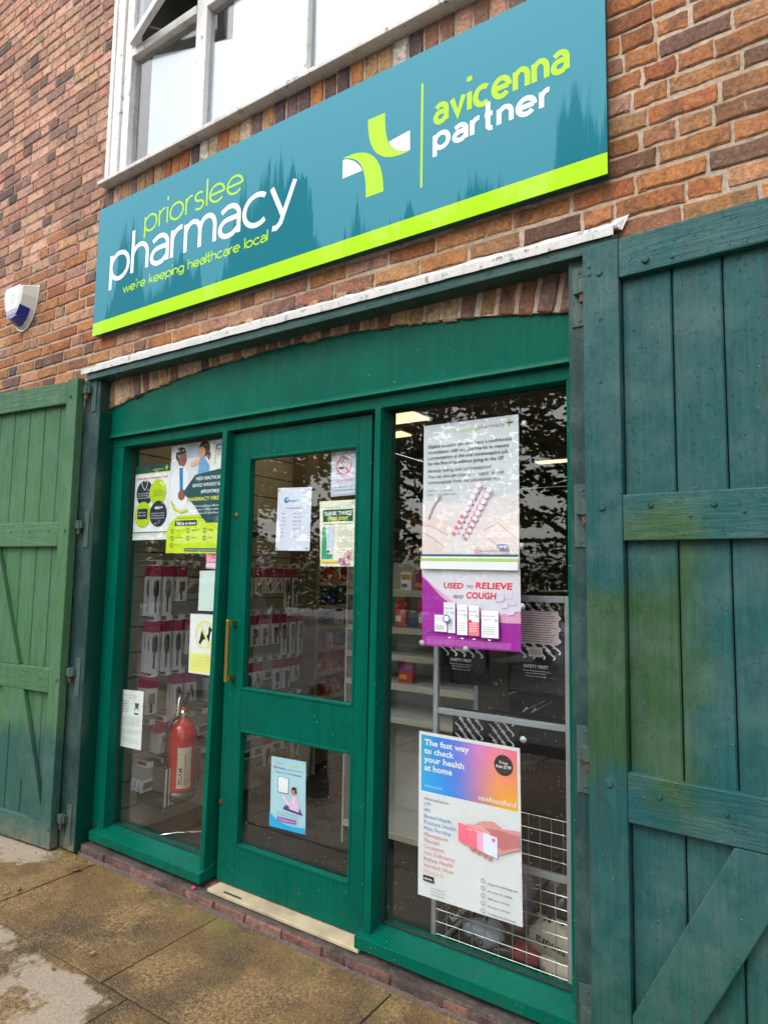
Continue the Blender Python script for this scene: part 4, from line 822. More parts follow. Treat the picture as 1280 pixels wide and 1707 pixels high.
# shelving across the back and through the middle
SHW = plain('shelf metal', (.50, .49, .45), .45); SHD = plain('shelf metal olive', (.3, .27, .18), .5)
PCOL = [srgb(*c) for c in ((210, 205, 195), (30, 70, 140), (180, 30, 40), (200, 150, 30), (40, 120, 60), (120, 60, 130), (230, 230, 225), (60, 60, 70), (200, 90, 40))]
PM = [plain('carton print %d' % i, c, .4) for i, c in enumerate(PCOL)]
def carton_mesh(w, d, h, i):
    m = MB(); m.box(-w/2, w/2, -d/2, d/2, 0, h, 0); m.box(-w/2+.006, w/2-.006, -d/2-.0008, -d/2, h*.55, h*.85, 1); m.box(-w/2+.006, w/2*.2, -d/2-.0008, -d/2, h*.15, h*.35, 2); return m
CT = []
for i in range(9):
    o = carton_mesh(random.uniform(.06, .1), .05, random.uniform(.09, .17), i).build('medicine_carton', [PM[i], PM[(i*4+6) % 9], PM[(i*5+2) % 9]], org=(0, 0, 0)); CT.append([o, False])
def put_carton(x, y, z, lab, rz=0):
    i = random.randrange(9); o, used = CT[i]
    if used: o = o.copy(); COL.objects.link(o)
    CT[i][1] = True; o.location = (x, y, z); o.rotation_euler = (0, 0, rz+random.uniform(-.1, .1)); tag(o, lab, 'carton', 'cartons stocked on the shop shelves')
CN_ = ['cream', 'blue', 'red', 'amber', 'green', 'purple', 'white', 'charcoal', 'orange']
def shelves(name, lab, x0, x1, y0, y1, zs, top, mat, stock, where, side=False):
    """side=True turns the unit to face +x: x runs along the wall and y counts into it"""
    def bx(m, a, b, c, d, e, f): m.box(-d, -c, a, b, e, f) if side else m.box(a, b, c, d, e, f)
    ctr = (-(y0+y1)/2, (x0+x1)/2, FZ) if side else ((x0+x1)/2, (y0+y1)/2, FZ)
    t = thing(name, lab, 'shelving', ctr)
    m = MB(); bx(m, x0, x1, y1, y1+.02, FZ, top); m.build('back_panel', mat, t)
    for xx in (x0-.012, x1+.002): m = MB(); bx(m, xx, xx+.010, y0, y1+.02, FZ, top); m.build('side_panel', mat, t)
    for i, z in enumerate(zs):
        m = MB(); bx(m, x0, x1, y0, y1-.001, z-.03, z); m.build('shelf', mat, t, bevel=.003)
        m = MB(); bx(m, x0, x1, y0-.004, y0-.0005, z-.032, z-.002); m.build('price_strip', plain('price strip', (.45, .42, .32), .4), t)
        if stock:
            x = x0+.06; cnt = 0
            while x < x1-.05:
                if random.random() < stock:
                    d = y0+(.04 if side else .07)+random.uniform(0, .03); l = 'small carton %s, %s shelf up, %s from the left' % (where, ORD[i], ORD[cnt] if cnt < 20 else 'twenty ' + ORD[cnt-20])
                    put_carton(*((-d, x) if side else (x, d)), z, l, PI/2 if side else 0); cnt += 1
                x += random.uniform(.10, .14)
def XPz(u, v, x): r = ray(u, v); t_ = (x-CAM[0])/r[0]; return float(CAM[2]+r[2]*t_)
zsv = [XPz(495, v, -3.29) for v in (1170, 1128, 1086, 1047, 1012, 970, 920, 860)]
shelves('wall_shelving', 'long dark stocked shelving on the left wall beyond the olive column', 1.79, 4.4, 3.29, 3.46, zsv, zsv[-1]+.3, SHD, .85, 'on the left wall shelving', True)
shelves('wall_shelving', 'dark shelving at the back of the shop behind the counter', -1.7, .2, 4.6, 4.9, [.9, 1.2, 1.5, 1.8], 2.1, SHD, .5, 'on the back shelving')
shelves('gondola_shelving', 'white metal gondola shelving half empty behind the right pane', -2.35, -1.52, .9, 1.28, [.14, .76, .94, 1.10, 1.25, 1.455], 1.62, SHW, .0, '')
for x, z in ((-2.02, 1.255), (-1.93, 1.255), (-1.87, 1.255), (-1.98, 1.46), (-1.88, 1.46), (-1.98, .945)): put_carton(x, .98, z, 'small printed carton on the white gondola %s' % {-2.02: 'third from the right on its second shelf down', -1.93: 'second from the right on its second shelf down', -1.87: 'at the right of its second shelf down', -1.98: 'at the left' if z > 1 else 'alone on its lower shelf', -1.88: 'at the right of its upper shelf'}[x])
for o, used in CT:
    if not used: bpy.data.objects.remove(o)
m = MB(); m.box(-.95, .9, 2.9, 3.4, FZ, 1.0); m.box(-1.0, .95, 2.85, 3.45, 1.0, 1.04); tag(m.build('counter', SHD, bevel=.005), 'dark pharmacy counter behind the right window', 'counter')
m = MB(); m.box(-2.0, 1.2, 4.6, 4.64, 2.2, 2.6); m.box(-2.0, 1.2, 4.595, 4.6, 2.28, 2.32, 1); tag(m.build('bulkhead_sign', [plain('lime fascia board', (.14, .18, .02), .5), plain('pale strip', (.5, .45, .3), .5)]), 'dim lime green board over the counter at the back', 'board')
# ------------------------------------------------------------ grey display stand behind the right pane
GY = plain('grey powder coat', (.30, .32, .34), .4, spec=.5)
yR = .25; R_ = thing('display_stand', 'grey metal display stand with wire basket behind the right pane', 'stand', (-1.1, .3, FZ))
xl, xr = P(728, 1100, yR)[0], P(949, 1300, yR)[0]; zt_ = 1.475; zm = (P(725, 1180, yR)[2]+P(945, 1218, yR)[2])/2; zb_ = P(870, 1447, yR)[2]; z0_ = .03
m = MB(); s_ = .011
m.box(xl-s_, xl+s_, yR-s_, yR+s_, z0_-.018, zt_); m.box(xr-s_, xr+s_, yR-s_, yR+s_, z0_-.018, zt_); m.box(xl+s_, xr-s_, yR-s_+.0004, yR+s_, zt_-.026, zt_-.0004); m.box(xl+s_, xr-s_, yR-s_+.0004, yR+s_, zm-.012, zm+.012)
m.box(xl+s_, xr-s_, yR-s_+.0004, yR+s_, zb_-.012, zb_+.012); m.box(xl+s_, xr-s_, yR-s_+.0004, yR+s_, .012, .036)
for xx in (xl, xr): m.box(xx-s_, xx+s_, yR+.38, yR+.402, z0_-.018, zt_); m.box(xx-.008, xx+.008, yR+s_, yR+.38, .015, .033); m.box(xx-.008, xx+.008, yR+s_, yR+.38, zb_-.008, zb_+.008)
m.build('frame', GY, R_, bevel=.003)
m = MB(); nx_ = 10
for i in range(1, nx_): x = xl+(xr-xl)*i/nx_; m.tube([(x, yR-.002, .04), (x, yR-.002, zb_-.01)], .0019, 5)
for i in range(1, 8): z = .04+(zb_-.05)*i/8; m.tube([(xl, yR-.006, z), (xr, yR-.006, z)], .0019, 5)
for i in range(0, 9):
    z = .04+(zb_+.03)*i/8
    m.tube([(xl, yR+.375, z), (xr, yR+.375, z)], .0017, 5); m.tube([(xr, yR, z), (xr, yR+.38, z)], .0017, 5); m.tube([(xl, yR, z), (xl, yR+.38, z)], .0017, 5)
for i in range(12): x = xl+(xr-xl)*i/11; m.tube([(x, yR+.38, .04), (x, yR+.38, zb_+.07)], .0017, 5)
for i in range(7): y = yR+.38*i/6; m.tube([(xr, y, .04), (xr, y, zb_)], .0017, 5)
m.build('wire_basket', plain('zinc wire', (.45, .45, .44), .35, .6), R_)
m = MB()
for x in (-1.26, -1.20, -.95, -.90): m.tube([(x, yR+.38, 1.49), (x, yR+.05, 1.49), (x, yR+.03, 1.50)], .003, 6)
for x in (-1.0, -.965): m.tube([(x-.05, yR+.38, 1.0), (x-.04, yR+.1, 1.0), (x, yR+.04, 1.03)], .003, 6)
m.build('prong', HK, R_)
BK = plain('black glossy bag', (.012, .012, .014), .25); WP = plain('white print', (.8, .8, .8), .4); PKP = plain('pink instruction label', (.64, .53, .54), .5)
def bag(loc, w, h, lab, grp, back=False, rz=0.):
    m = MB(); random.seed(int(abs(loc[0]*1000)))
    N, K = 8, 10
    def pt(i, k, f): 
        u, v = i/N-.5, k/K; bul = .022*(1-(2*u)**2)*math.sin(PI*min(1, .25+v)); return (u*w, -f*(bul+.003)+.003*math.sin(v*9+u*5), -v*h)
    for f in (1, -1):
        for i in range(N):
            for k in range(K): m.face([pt(i, k, f), pt(i+1, k, f), pt(i+1, k+1, f), pt(i, k+1, f)], 0)
    yf = -.0285
    def fl(x0, x1, z0, z1, mi, y=yf): m.prism([(x0, y, z0), (x1, y, z0), (x1, y, z1), (x0, y, z1)], [(x0, y+.0004, z0), (x1, y+.0004, z0), (x1, y+.0004, z1), (x0, y+.0004, z1)], mi)
    fl(-w/2+.006, w/2-.006, -h*.80, -.006, 0, yf+.0012)
    for r in range(-3, 22):                     # slanted marks, each with a hooked end
        for c in range(-1, 9):
            x = -w/2-.02+c*.040+(r % 2)*.018; z = -.012-r*.022; a = [(x, z), (x+.012, z-.009), (x+.034, z-.026), (x+.037, z-.031), (x+.034, z-.036), (x+.029, z-.035)]
            lim = -h*(.97 if back else .70)
            if a[0][0] > -w/2+.008 and a[3][0] < w/2-.008 and z < -.008 and z-.037 > lim: ribbon(m, a, .0062, lambda q: (q[0], yf+.0006, q[1]), 1)
    if not back:
        fl(-w*.36, w*.40, -h*.50, -.12 if h > .4 else -.06, 2, yf-.0006)
        for i in range(15): zz = -h*.50+.008+i*(h*.36)/15; fl(-w*.34, w*(.36-.1*random.random()), zz, zz+.0022, 3, yf-.0010)
        fl(-w*.12, w*.12, -h*.635, -h*.535, 2, yf-.0006)
        for i in range(12): fl(-w*.09+i*w*.0155, -w*.09+i*w*.0155+random.choice([.0008, .0015]), -h*.615, -h*.56, 0, yf-.0010)
        for txt, zz, hh in (('SAFETY FIRST', -h*.75, .017), ('Read all the instructions before use', -h*.785, .0075), ('keep out of reach of children', -h*.81, .0075), ('fill with care, do not overfill', -h*.84, .0075)):
            V, F = textmesh(txt, .02 if hh > .01 else 0); mx = max(a for a, b in V); n = len(m.v); m.v += [((a-mx/2)*hh, yf-.0006, zz+b*hh) for a, b in V]; m.f += [tuple(n+i for i in f) for f in F]; m.mi += [1]*len(F); m.c += [None]*len(F)
    o = m.build('hanging_bag', [BK, WP, PKP, TOOL], recalc=False, org=(0, 0, 0)); o.location = loc; o.rotation_euler = (0, 0, rz); tag(o, lab, 'bag', grp); random.seed(5)
G_ = 'black patterned bags on the grey stand'
zt2_ = P(840, 1155, .31)[2]
b1_, b2_ = P(773, 1140, .33), P(897, 1153, .30)
bag((b1_[0], .33, 1.475), .235, 1.475-b1_[2], 'black bag with pink label hanging behind the purple cough poster, left of the two', G_); bag((b2_[0], .30, 1.475), .235, 1.475-b2_[2], 'black bag with full pink label hanging right of the purple cough poster', G_)
b3_ = P(785, 1188, .5); bag((b3_[0], .5, b3_[2]+.01), .17, .3, 'black patterned bag hanging below the middle bar, left one', G_, True); b3_ = P(838, 1190, .54); bag((b3_[0], .54, b3_[2]+.01), .15, .28, 'black patterned bag hanging below the middle bar, right one', G_, True)
b3_ = P(952, 1020, .42); bag((b3_[0]+.05, .42, 1.46), .16, .4, 'black patterned bag hanging outside the right post of the grey stand', G_, True)
# crumpled goods in the basket
def crumple(name, c, r, mats, lab, txt=None, seed=1, rot=0):
    rs = np.random.RandomState(seed); m = MB(); nu, nv = 18, 12; ph = rs.uniform(0, 6, 6); V = []
    for k in range(nv+1):
        for i in range(nu):
            a, b = 2*PI*i/nu, PI*k/nv; f = 1+.13*math.sin(3*a+ph[0]+2*b)+.09*math.sin(5*a+ph[1])*math.sin(4*b+ph[2])+.06*math.sin(9*a+ph[3]+5*b)+rs.uniform(-.03, .03)
            V.append((c[0]+r[0]*f*math.sin(b)*math.cos(a), c[1]+r[1]*f*math.sin(b)*math.sin(a), c[2]+r[2]*f*math.cos(b)))
    m.v = V
    for k in range(nv):
        for i in range(nu): j = (i+1) % nu; m.f.append((k*nu+i, k*nu+j, (k+1)*nu+j, (k+1)*nu+i)); m.mi.append(0 if (k < nv*.62 or len(mats) < 3) else 2); m.c.append(None)
    if txt:
        Vt, F = textmesh(txt[0], .02); mx = max(a for a, b in Vt); n = len(m.v); h = txt[1]; ca, sa = math.cos(rot), math.sin(rot)
        for a, b in Vt: a = (a-mx/2)*h; b = b*h; m.v.append((c[0]+a*ca-b*sa, c[1]-r[1]*1.14, c[2]+txt[2]+a*sa+b*ca))
        m.f += [tuple(n+i for i in f) for f in F]; m.mi += [1]*len(F); m.c += [None]*len(F)
    o = m.build(name, mats, smooth=True); tag(o, lab, 'packed goods', 'packed goods heaped in the wire basket')
cream = plain('cream fleece bag', (.55, .5, .4), .6, bump=.4, bscale=25); charc = plain('charcoal packaging', (.03, .03, .035), .3); lil = plain('lilac film', (.2, .18, .24), .25); crim = plain('crimson fabric', (.3, .02, .04), .6); bluep = plain('pale blue film', (.3, .36, .45), .3); lgt = plain('pale print', (.5, .5, .48), .5)
crumple('packed_bag', (-.90, .42, .26), (.10, .10, .10), [charc, lgt], 'charcoal packet with upside down pale lettering high in the basket', ('Bottle Cover', .026, .0), 3, rot=PI)
crumple('packed_bag', (-.90, .36, .165), (.11, .08, .085), [cream, TOOL], 'cream fleece packet with black lettering in the basket', ('sandra', .045, .02), 4, rot=PI-.25)
crumple('packed_bag', (-.89, .33, .075), (.075, .05, .045), [cream, TOOL], 'small cream round packet at the right bottom of the basket', ('u', .05, -.02), 5)
crumple('packed_bag', (-1.02, .33, .085), (.06, .05, .035), [crim], 'crimson fabric bundle at the bottom of the basket', None, 6)
crumple('packed_bag', (-1.20, .34, .11), (.09, .07, .05), [bluep, TOOL], 'pale blue film packet low in the basket', ('Co', .05, -.02), 7, rot=.2)
crumple('packed_bag', (-1.27, .40, .20), (.11, .1, .10), [charc, lgt], 'black packet with white scrawled lettering at the left of the basket', ('hot bottle', .035, -.02), 8, rot=.8)
crumple('packed_bag', (-1.10, .42, .24), (.09, .1, .12), [lil], 'lilac film packet in the middle of the basket', None, 9)
crumple('packed_bag', (-1.12, .38, .06), (.12, .08, .04), [charc], 'flat black packet lying on the basket floor', None, 10)
# ================================================================== POSTERS
W_, K_ = (235, 238, 240), (30, 35, 40); TL_c = (20, 90, 100)
LIME = (190, 215, 30); DKT = (25, 75, 80); DKN = (30, 45, 60)
p = Poster([(227.6, 779), (285, 771.5), (279, 899), (221, 900.7)]).base(W_); p.rect(0, 0, 1, .10, DKT).rect(0, .10, 1, .112, LIME); p.text('avicenna', .50, .075, .045, LIME, .32).rect(.885, .02, .915, .085, LIME).rect(.86, .042, .94, .062, LIME)
p.text('FREE Blood Pressure Test!', .05, .185, .04, (215, 60, 90), .9, .01); p.circ(.30, .37, .24, DKN).circ(.68, .37, .24, LIME).circ(.28, .66, .24, LIME).circ(.72, .66, .24, DKN)
p.line([(.25, .19), (.2, .23), (.25, .29), (.3, .33), (.36, .28), (.38, .23), (.34, .19), (.3, .215), (.25, .19)], .012, W_)
for i, t in enumerate(('The only way to know', 'is to check blood', 'pressure regularly')): p.text(t, .10, .38+.03*i, .022, W_, .36)
for i, t in enumerate(('The check takes', 'only a few minutes', 'and is free')): p.text(t, .56, .36+.03*i, .022, DKT, .3)
p.rrect(.13, .58, .42, .72, .03, DKN).text('Talk to our', .16, .64, .028, W_, .22).text('team today!', .16, .68, .028, W_, .22).text('40+', .62, .60, .055, W_, .24, .02)
for i, t in enumerate(('aged 40 or over with no', 'known history of high', 'blood pressure')): p.text(t, .53, .66+.032*i, .023, W_, .38)
p.rect(0, .895, 1, .905, DKT).rect(0, .925, 1, .93, LIME)
p.build('poster', 'white blood pressure test poster with four lime and navy circles in the left window', 'poster')
p = Poster([(287, 743), (378, 729.5), (369, 922.8), (278, 922)]).base(W_)
SK, SK2, HR_ = (190, 130, 105), (225, 175, 150), (60, 40, 32)
p.rect(.01, .01, .62, .5, (225, 228, 232)).rect(.3, .02, .6, .14, (185, 205, 220)); p.circ(.19, .10, .10, (35, 30, 30)).circ(.22, .15, .085, (150, 95, 75)).poly([(.08, .24), (.2, .2), (.34, .25), (.36, .55), (.28, .62), (.02, .52), (.02, .3)], (238, 240, 245)).poly([(.17, .22), (.24, .22), (.26, .44), (.20, .44)], (40, 130, 200)).circ(.24, .47, .07, (150, 95, 75))
p.circ(.62, .07, .10, (80, 55, 40)).circ(.575, .10, .07, SK2).poly([(.66, .06), (.74, .12), (.72, .18), (.64, .12)], (95, 65, 45)).poly([(.54, .16), (.62, .14), (.72, .22), (.74, .38), (.52, .38)], (120, 170, 215)).poly([(.38, .19), (.5, .15), (.56, .17), (.5, .21), (.4, .22)], SK2)
p.line([(.04, .52), (.12, .60), (.25, .63), (.36, .61)], .03, (200, 205, 40)); p.line([(.78, .02), (.82, .1), (.82, .22)], .012, (220, 215, 80))
p.poly([(.48, .30), (1, .26), (1, .73), (.72, .73), (.60, .66), (.48, .57), (.30, .47), (.28, .44)], DKT)
for t, u, v, hh, c in (('NEED HEALTHCARE', .50, .35, .042, W_), ('ADVICE WITHOUT AN', .44, .41, .042, W_), ('APPOINTMENT?', .60, .47, .042, W_), ('PHARMACY FIRST', .35, .535, .048, (225, 225, 60))): p.text(t, u, v, hh, c, 1.0-u-.03 if 'N ' not in t else .55, .015)
for i, t in enumerate(('We can support you with seven', 'common conditions without', 'needing a GP appointment')): p.text(t, .50, .59+.032*i, .026, W_, .46)
p.rect(.84, .05, .985, .095, (20, 60, 150)).text('NHS', .855, .09, .045, W_, .12, .03, slant=.2).text('Providing NHS', .83, .12, .02, (60, 80, 110), .16).text('services', .86, .145, .02, (60, 80, 110), .10)
p.poly([(.20, .66), (.60, .66), (.72, .735), (1, .735), (1, 1), (0, 1), (0, .80), (.06, .72)], LIME); p.text('Speak to your pharmacy team', .2, .69, .02, DKT, .45).rrect(.15, .705, .56, .755, .015, DKN).text('Talk to us about:', .18, .742, .034, W_, .36, .02)
for i in range(3):
    for j in range(3):
        if (i, j) != (2, 2) and not (j == 2 and i == 1): p.ring(.11+i*.30, .80+j*.065, .028, .008, DKT).text(('Sinusitis', 'Sore throat', 'Shingles', 'Infected bites', 'Impetigo', 'Earache', 'UTI', '', '')[j*3+i] or ' x', .17+i*.30, .80+j*.065, .02, DKT)
p.rect(.36, .955, 1, .98, DKT).text('Pharmacy first: no appointment needed, ask today', .38, .975, .017, W_, .58)
p.build('poster', 'lime and white pharmacy advice poster showing two people, beside the door post', 'poster')
Poster([(344, 923), (366, 924), (366, 949.5), (344, 948)]).base((240, 130, 160)).text('DuoC', .05, .5, .36, W_, .9, .01).rect(0, .62, 1, .9, (225, 225, 235)).build('sticker', 'small pink sticker under the lime poster', 'sticker')
Poster([(333.5, 951.5), (366, 951), (362, 1019), (330.5, 1018)]).base((212, 232, 226)).build('blank_notice', 'blank pale green sheet above the dog sign in the left window', 'notice')
p = Poster([(318, 1023), (362, 1025), (357, 1127), (314.5, 1121)]).base((236, 238, 238)); YL = (236, 236, 130)
p.rect(.03, .66, 1, .97, YL); DG = (25, 30, 40)
p.poly([(.36, .47), (.40, .42), (.44, .30), (.47, .27), (.52, .33), (.66, .36), (.72, .30), (.71, .24), (.74, .19), (.78, .22), (.87, .23), (.86, .27), (.80, .28), (.77, .38), (.75, .46), (.74, .50), (.70, .50), (.72, .44), (.66, .42), (.54, .42), (.48, .46), (.45, .50), (.38, .50)], DG); p.ring(.57, .34, .36, .055, YL); p.poly([(.38, .19), (.43, .16), (.80, .50), (.76, .54)], YL)
for i in range(4): p.text('No dogs allowed except guide dogs'[i*7:i*7+16], .12, .73+i*.05, .03, (210, 210, 120), .7)
p.build('sign', 'white and yellow no dogs sign in the left window', 'sign')
p = Poster([(199.6, 1148.5), (240, 1153), (235, 1251), (195, 1242)]).base((228, 234, 232)); INK = (60, 66, 72)
p.text('Waste electrical equipment', .2, .10, .03, INK, .6).text('information notice', .35, .145, .03, INK, .35)
for i, t in enumerate(('Monday to Fri', 'Take back', 'Old for new', 'Any small', 'Free return')): p.text(t, .17, .205+.045*i, .03, INK, .26, .01)
p.line([(.66, .22), (.86, .34)], .014, INK).line([(.86, .22), (.66, .34)], .014, INK).poly([(.69, .21), (.84, .21), (.82, .30), (.71, .30)], INK).rect(.68, .38, .84, .41, K_)
for i in range(17):
    if i not in (7, 12): p.text('The shop will take back any old electrical item of the same type as new', .12, .47+i*.027, .021, (110, 116, 122), .78 if i not in (6, 11, 13) else .45)
p.build('notice', 'white typed notice with crossed out bin symbol at the lower left of the left window', 'notice')
YG = .099
p = Poster([(464, 813.5), (520, 812), (516, 918.5), (459, 917.5)], YG).base((222, 226, 244)); p.circ(.27, .20, .07, (30, 130, 190)).circ(.29, .19, .03, (222, 226, 244)).circ(.30, .165, .02, (120, 190, 60)).text('msn', .34, .23, .07, (40, 150, 170), .24, .01).text('healthcare', .60, .20, .022, (150, 170, 190), .22)
p.text('OPENING HOURS', .28, .335, .026, INK, .46)
for i, (a, b) in enumerate((('Monday', '09:00 - 17:30'), ('Tuesday', '09:00 - 17:30'), ('Wednesday', '09:00 - 17:30'), ('Thursday', '09:00 - 17:30'), ('Friday', '09:00 - 17:30'), ('Saturday', 'Closed'), ('Sunday', 'Closed'))): p.text(a, .14, .42+.06*i, .024, INK).text(b, .50, .42+.06*i, .024, INK, .22 if 'C' not in b else None)
for u, v in ((.05, .04), (.95, .03), (.05, .96), (.93, .96)): p.circ(u, v, .022, (150, 155, 165))
p.build('notice', 'white opening hours sheet taped inside the upper door pane', 'notice')
p = Poster([(553, 752.5), (596, 748), (594, 824.5), (551, 828)], YG).base((205, 212, 228)); RD = (225, 120, 125)
p.text('NO SMOKING', .10, .685, .075, RD, .80, .012).text('It is against the law to', .14, .82, .05, (50, 70, 110), .72).text('smoke in these premises', .10, .89, .05, (50, 70, 110), .80)
p.rect(.32, .37, .50, .41, K_).rect(.60, .355, .64, .38, K_); p.line([(.45, .24), (.50, .19), (.58, .18), (.66, .24), (.63, .29), (.70, .31), (.60, .33), (.52, .27), (.45, .24)], .02, K_); p.ring(.50, .34, .30, .055, RD).poly([(.30, .22), (.33, .19), (.71, .46), (.68, .50)], RD).line([(.04, .03), (.96, .03), (.96, .97), (.04, .97), (.04, .03)], .01, (140, 150, 175))
p.build('sign', 'white no smoking sign at the top right corner of the door pane', 'sign')
p = Poster([(533, 836), (594, 832.5), (592, 944.6), (534, 944)], YG).base((238, 236, 218)); GG = (15, 95, 60)
p.rect(.09, .135, .92, .32, GG).text('THINK TWICE', .12, .225, .085, W_, .77, .03).text('ORDER RIGHT', .21, .298, .068, (240, 220, 50), .59, .03).text('Providing repeat medication', .06, .11, .026, (150, 165, 160), .55).text('NHS', .86, .06, .03, (80, 130, 190), .09, .02).text('Order only what you need', .70, .085, .02, (110, 120, 120), .25)
p.text('Only ordering the medicines you need', .12, .365, .028, (70, 90, 80), .78, .01)
p.poly([(.07, .40), (.17, .40), (.20, .82), (.36, .82), (.36, .89), (.04, .89)], (60, 165, 120)).poly([(.18, .40), (.40, .40), (.37, .81), (.21, .81)], (205, 222, 235)).rect(.20, .77, .29, .79, DKN).rect(.235, .745, .255, .82, DKN)
for i in range(13):
    if i not in (5, 10): p.text('Only order the medicines that you', .50, .415+i*.032, .024, (130, 135, 130), .42)
p.rect(.03, .905, .52, .94, (240, 200, 50))
for i in range(34): a = random.random(); p.circ(.58+.36*a, .97-.24*random.random()*(.4+a*.6), random.uniform(.012, .035), random.choice([(200, 60, 80), (150, 130, 190), (220, 140, 120), (90, 110, 170), (230, 230, 235), (240, 180, 190)]))
p.build('poster', 'cream think twice order right poster under the no smoking sign on the door', 'poster')
p = Poster([(452.5, 1260), (510, 1270.5), (509, 1391), (450, 1376)], YG).base((172, 214, 226)); PU, CY = (110, 70, 160), (0, 165, 220)
p.text('Medication', .08, .165, .05, PU, .36, .015).text('prescribed &', .48, .165, .045, (60, 160, 180), .42).text('dispensed', .13, .225, .045, (60, 160, 180), .36).text('in minutes', .52, .225, .048, PU, .36, .015).text('your pharmacy', .15, .09, .03, (60, 160, 200), .24).rect(.50, .08, .80, .10, (200, 220, 150))
p.rrect(.21, .27, .53, .50, .04, (90, 95, 110)).rrect(.225, .275, .515, .49, .035, (235, 238, 242))
p.poly([(.44, .66), (.60, .64), (.84, .67), (.92, .735), (.38, .70)], (90, 60, 160)).poly([(.38, .70), (.92, .735), (.93, .755), (.38, .72)], (50, 35, 90)).circ(.67, .45, .065, (215, 120, 115)).poly([(.60, .43), (.64, .38), (.74, .38), (.77, .46), (.73, .48), (.70, .42)], (30, 30, 50)).poly([(.57, .56), (.64, .51), (.75, .51), (.82, .60), (.83, .72), (.56, .70)], (225, 195, 225)).poly([(.34, .49), (.56, .62), (.56, .68), (.36, .55)], (225, 195, 225)).line([(.68, .52), (.68, .60)], .02, (240, 240, 240))
for i in range(3): p.text('Speak to a member of our friendly team today', .2, .78+.03*i, .022, (90, 140, 150), .62)
p.poly([(0, .80), (.12, .855), (.25, .90), (.45, .93), (.7, .935), (1, .915), (1, 1), (0, 1)], CY).rrect(.22, .84, .76, .895, .03, (140, 80, 180)).text('www.yourpharmacy.co.uk', .26, .877, .028, (240, 225, 245), .46, .01)
p.build('poster', 'pale blue medication poster with a doctor figure in the lower door pane', 'poster')
p = Poster([(706.6, 710.4), (864, 690.4), (866, 951), (704, 948)]).base((214, 217, 222))
p.text('avicenna', .335, .075, .040, (185, 200, 70), .26).text('pharmacy', .59, .066, .040, (95, 110, 120), .27).rect(.90, .025, .92, .07, (150, 185, 60)).rect(.88, .042, .945, .052, (60, 80, 80))
for i, t in enumerate(('Eligible patients can now have a confidential', 'consultation with our pharmacist to request', 'a prescription of the oral contraceptive pill', 'for the first time without going to the GP.')): p.text(t, .05, .165+.040*i, .034, (55, 85, 100), (.88, .86, .84, .81)[i], .012)
for i, t in enumerate(('Already taking oral contraception?', 'You can also get your next supply of oral', 'contraception from our pharmacist too.')): p.text(t, .05, .335+.040*i, .034, (90, 95, 115), (.68, .80, .77)[i], .005)
for i, t in enumerate(('Speak to our pharmacy', 'team for more information.')): p.text(t, .05, .468+.028*i, .02, (120, 120, 125), (.28, .33)[i])
SKa, SKb, SKc = (222, 205, 202), (208, 176, 170), (226, 214, 212)
p.poly([(0, .52), (.3, .56), (.6, .55), (1, .50), (1, .90), (0, .90)], (219, 213, 214))
p.poly([(.0, .66), (.10, .64), (.26, .66), (.32, .70), (.33, .74), (.28, .76), (.18, .72), (.08, .70), (0, .72)], SKa).poly([(.06, .70), (.18, .72), (.28, .77), (.30, .82), (.27, .86), (.14, .80), (.02, .74)], SKc).line([(.04, .70), (.16, .725), (.28, .775)], .012, SKb).line([(0, .75), (.12, .79), (.26, .86)], .012, SKb).circ(.30, .735, .035, (238, 230, 230)).poly([(0, .77), (.1, .80), (.24, .87), (.26, .90), (0, .90)], SKa)
p.poly([(.62, .80), (.72, .70), (.88, .66), (1, .68), (1, .90), (.52, .90), (.56, .85)], SKc).line([(.66, .74), (.80, .70), (.98, .80)], .01, SKb).line([(.7, .79), (.86, .88)], .01, SKb).circ(.60, .88, .045, (214, 180, 175)).line([(.20, .50), (.12, .58), (.07, .66)], .02, (170, 150, 145))
for t in range(9):
    a = t/8; u0, v0 = .42+.24*a, .76-.30*a
    p.circ(u0-.05, v0-.015, .026, (235, 208, 218)).circ(u0+.06, v0+.02, .026, (235, 208, 218)) 
    p.circ(u0-.012, v0+.004, .007, (110, 60, 90)).circ(u0+.025, v0+.012, .007, (110, 60, 90))
    if t < 4: p.circ(u0-.075, v0-.0, .018, (215, 110, 115)).circ(u0+.05, v0+.035, .012, (200, 100, 110))
p.line([(.43, .78), (.66, .49)], .02, (225, 195, 220)); p.rect(.80, .837, .90, .862, (50, 90, 170)).text('NHS', .808, .860, .025, W_, .085, .03, slant=.2).text('Providing NHS services', .60, .885, .021, (70, 75, 90), .32)
p.rect(0, .902, 1, .915, (40, 95, 115)).rect(0, .918, 1, .926, (230, 232, 232)).rect(0, .930, 1, .944, (160, 200, 70)).rect(0, .947, 1, 1, (214, 217, 220))
p.build('poster', 'large pale contraception advice poster with hands, top of the right pane', 'poster')
p = Poster([(703.5, 946), (867, 949), (868.5, 1087), (703.5, 1075.5)], .1052).base((170, 45, 165))
p.poly([(0, 0), (1, 0), (1, .66), (.80, .665), (.60, .63), (.40, .54), (.2, .36), (.06, .18), (0, .12)], (232, 170, 205)).poly([(0, 0), (1, 0), (1, .52), (.8, .56), (.55, .54), (.35, .44), (.15, .26), (0, .09)], (226, 220, 232)).rect(0, 0, 1, .055, (232, 234, 236))
RDD, PUU = (220, 35, 65), (95, 45, 120)
p.text('USED', .23, .26, .105, RDD, .21, .03, slant=.12).text('TO', .47, .255, .06, PUU, .07, .01, slant=.12).text('RELIEVE', .56, .25, .11, RDD, .36, .03, slant=.12).text('ANY', .335, .385, .07, PUU, .11, .01, slant=.12).text('COUGH', .465, .375, .11, RDD, .30, .03, slant=.12)
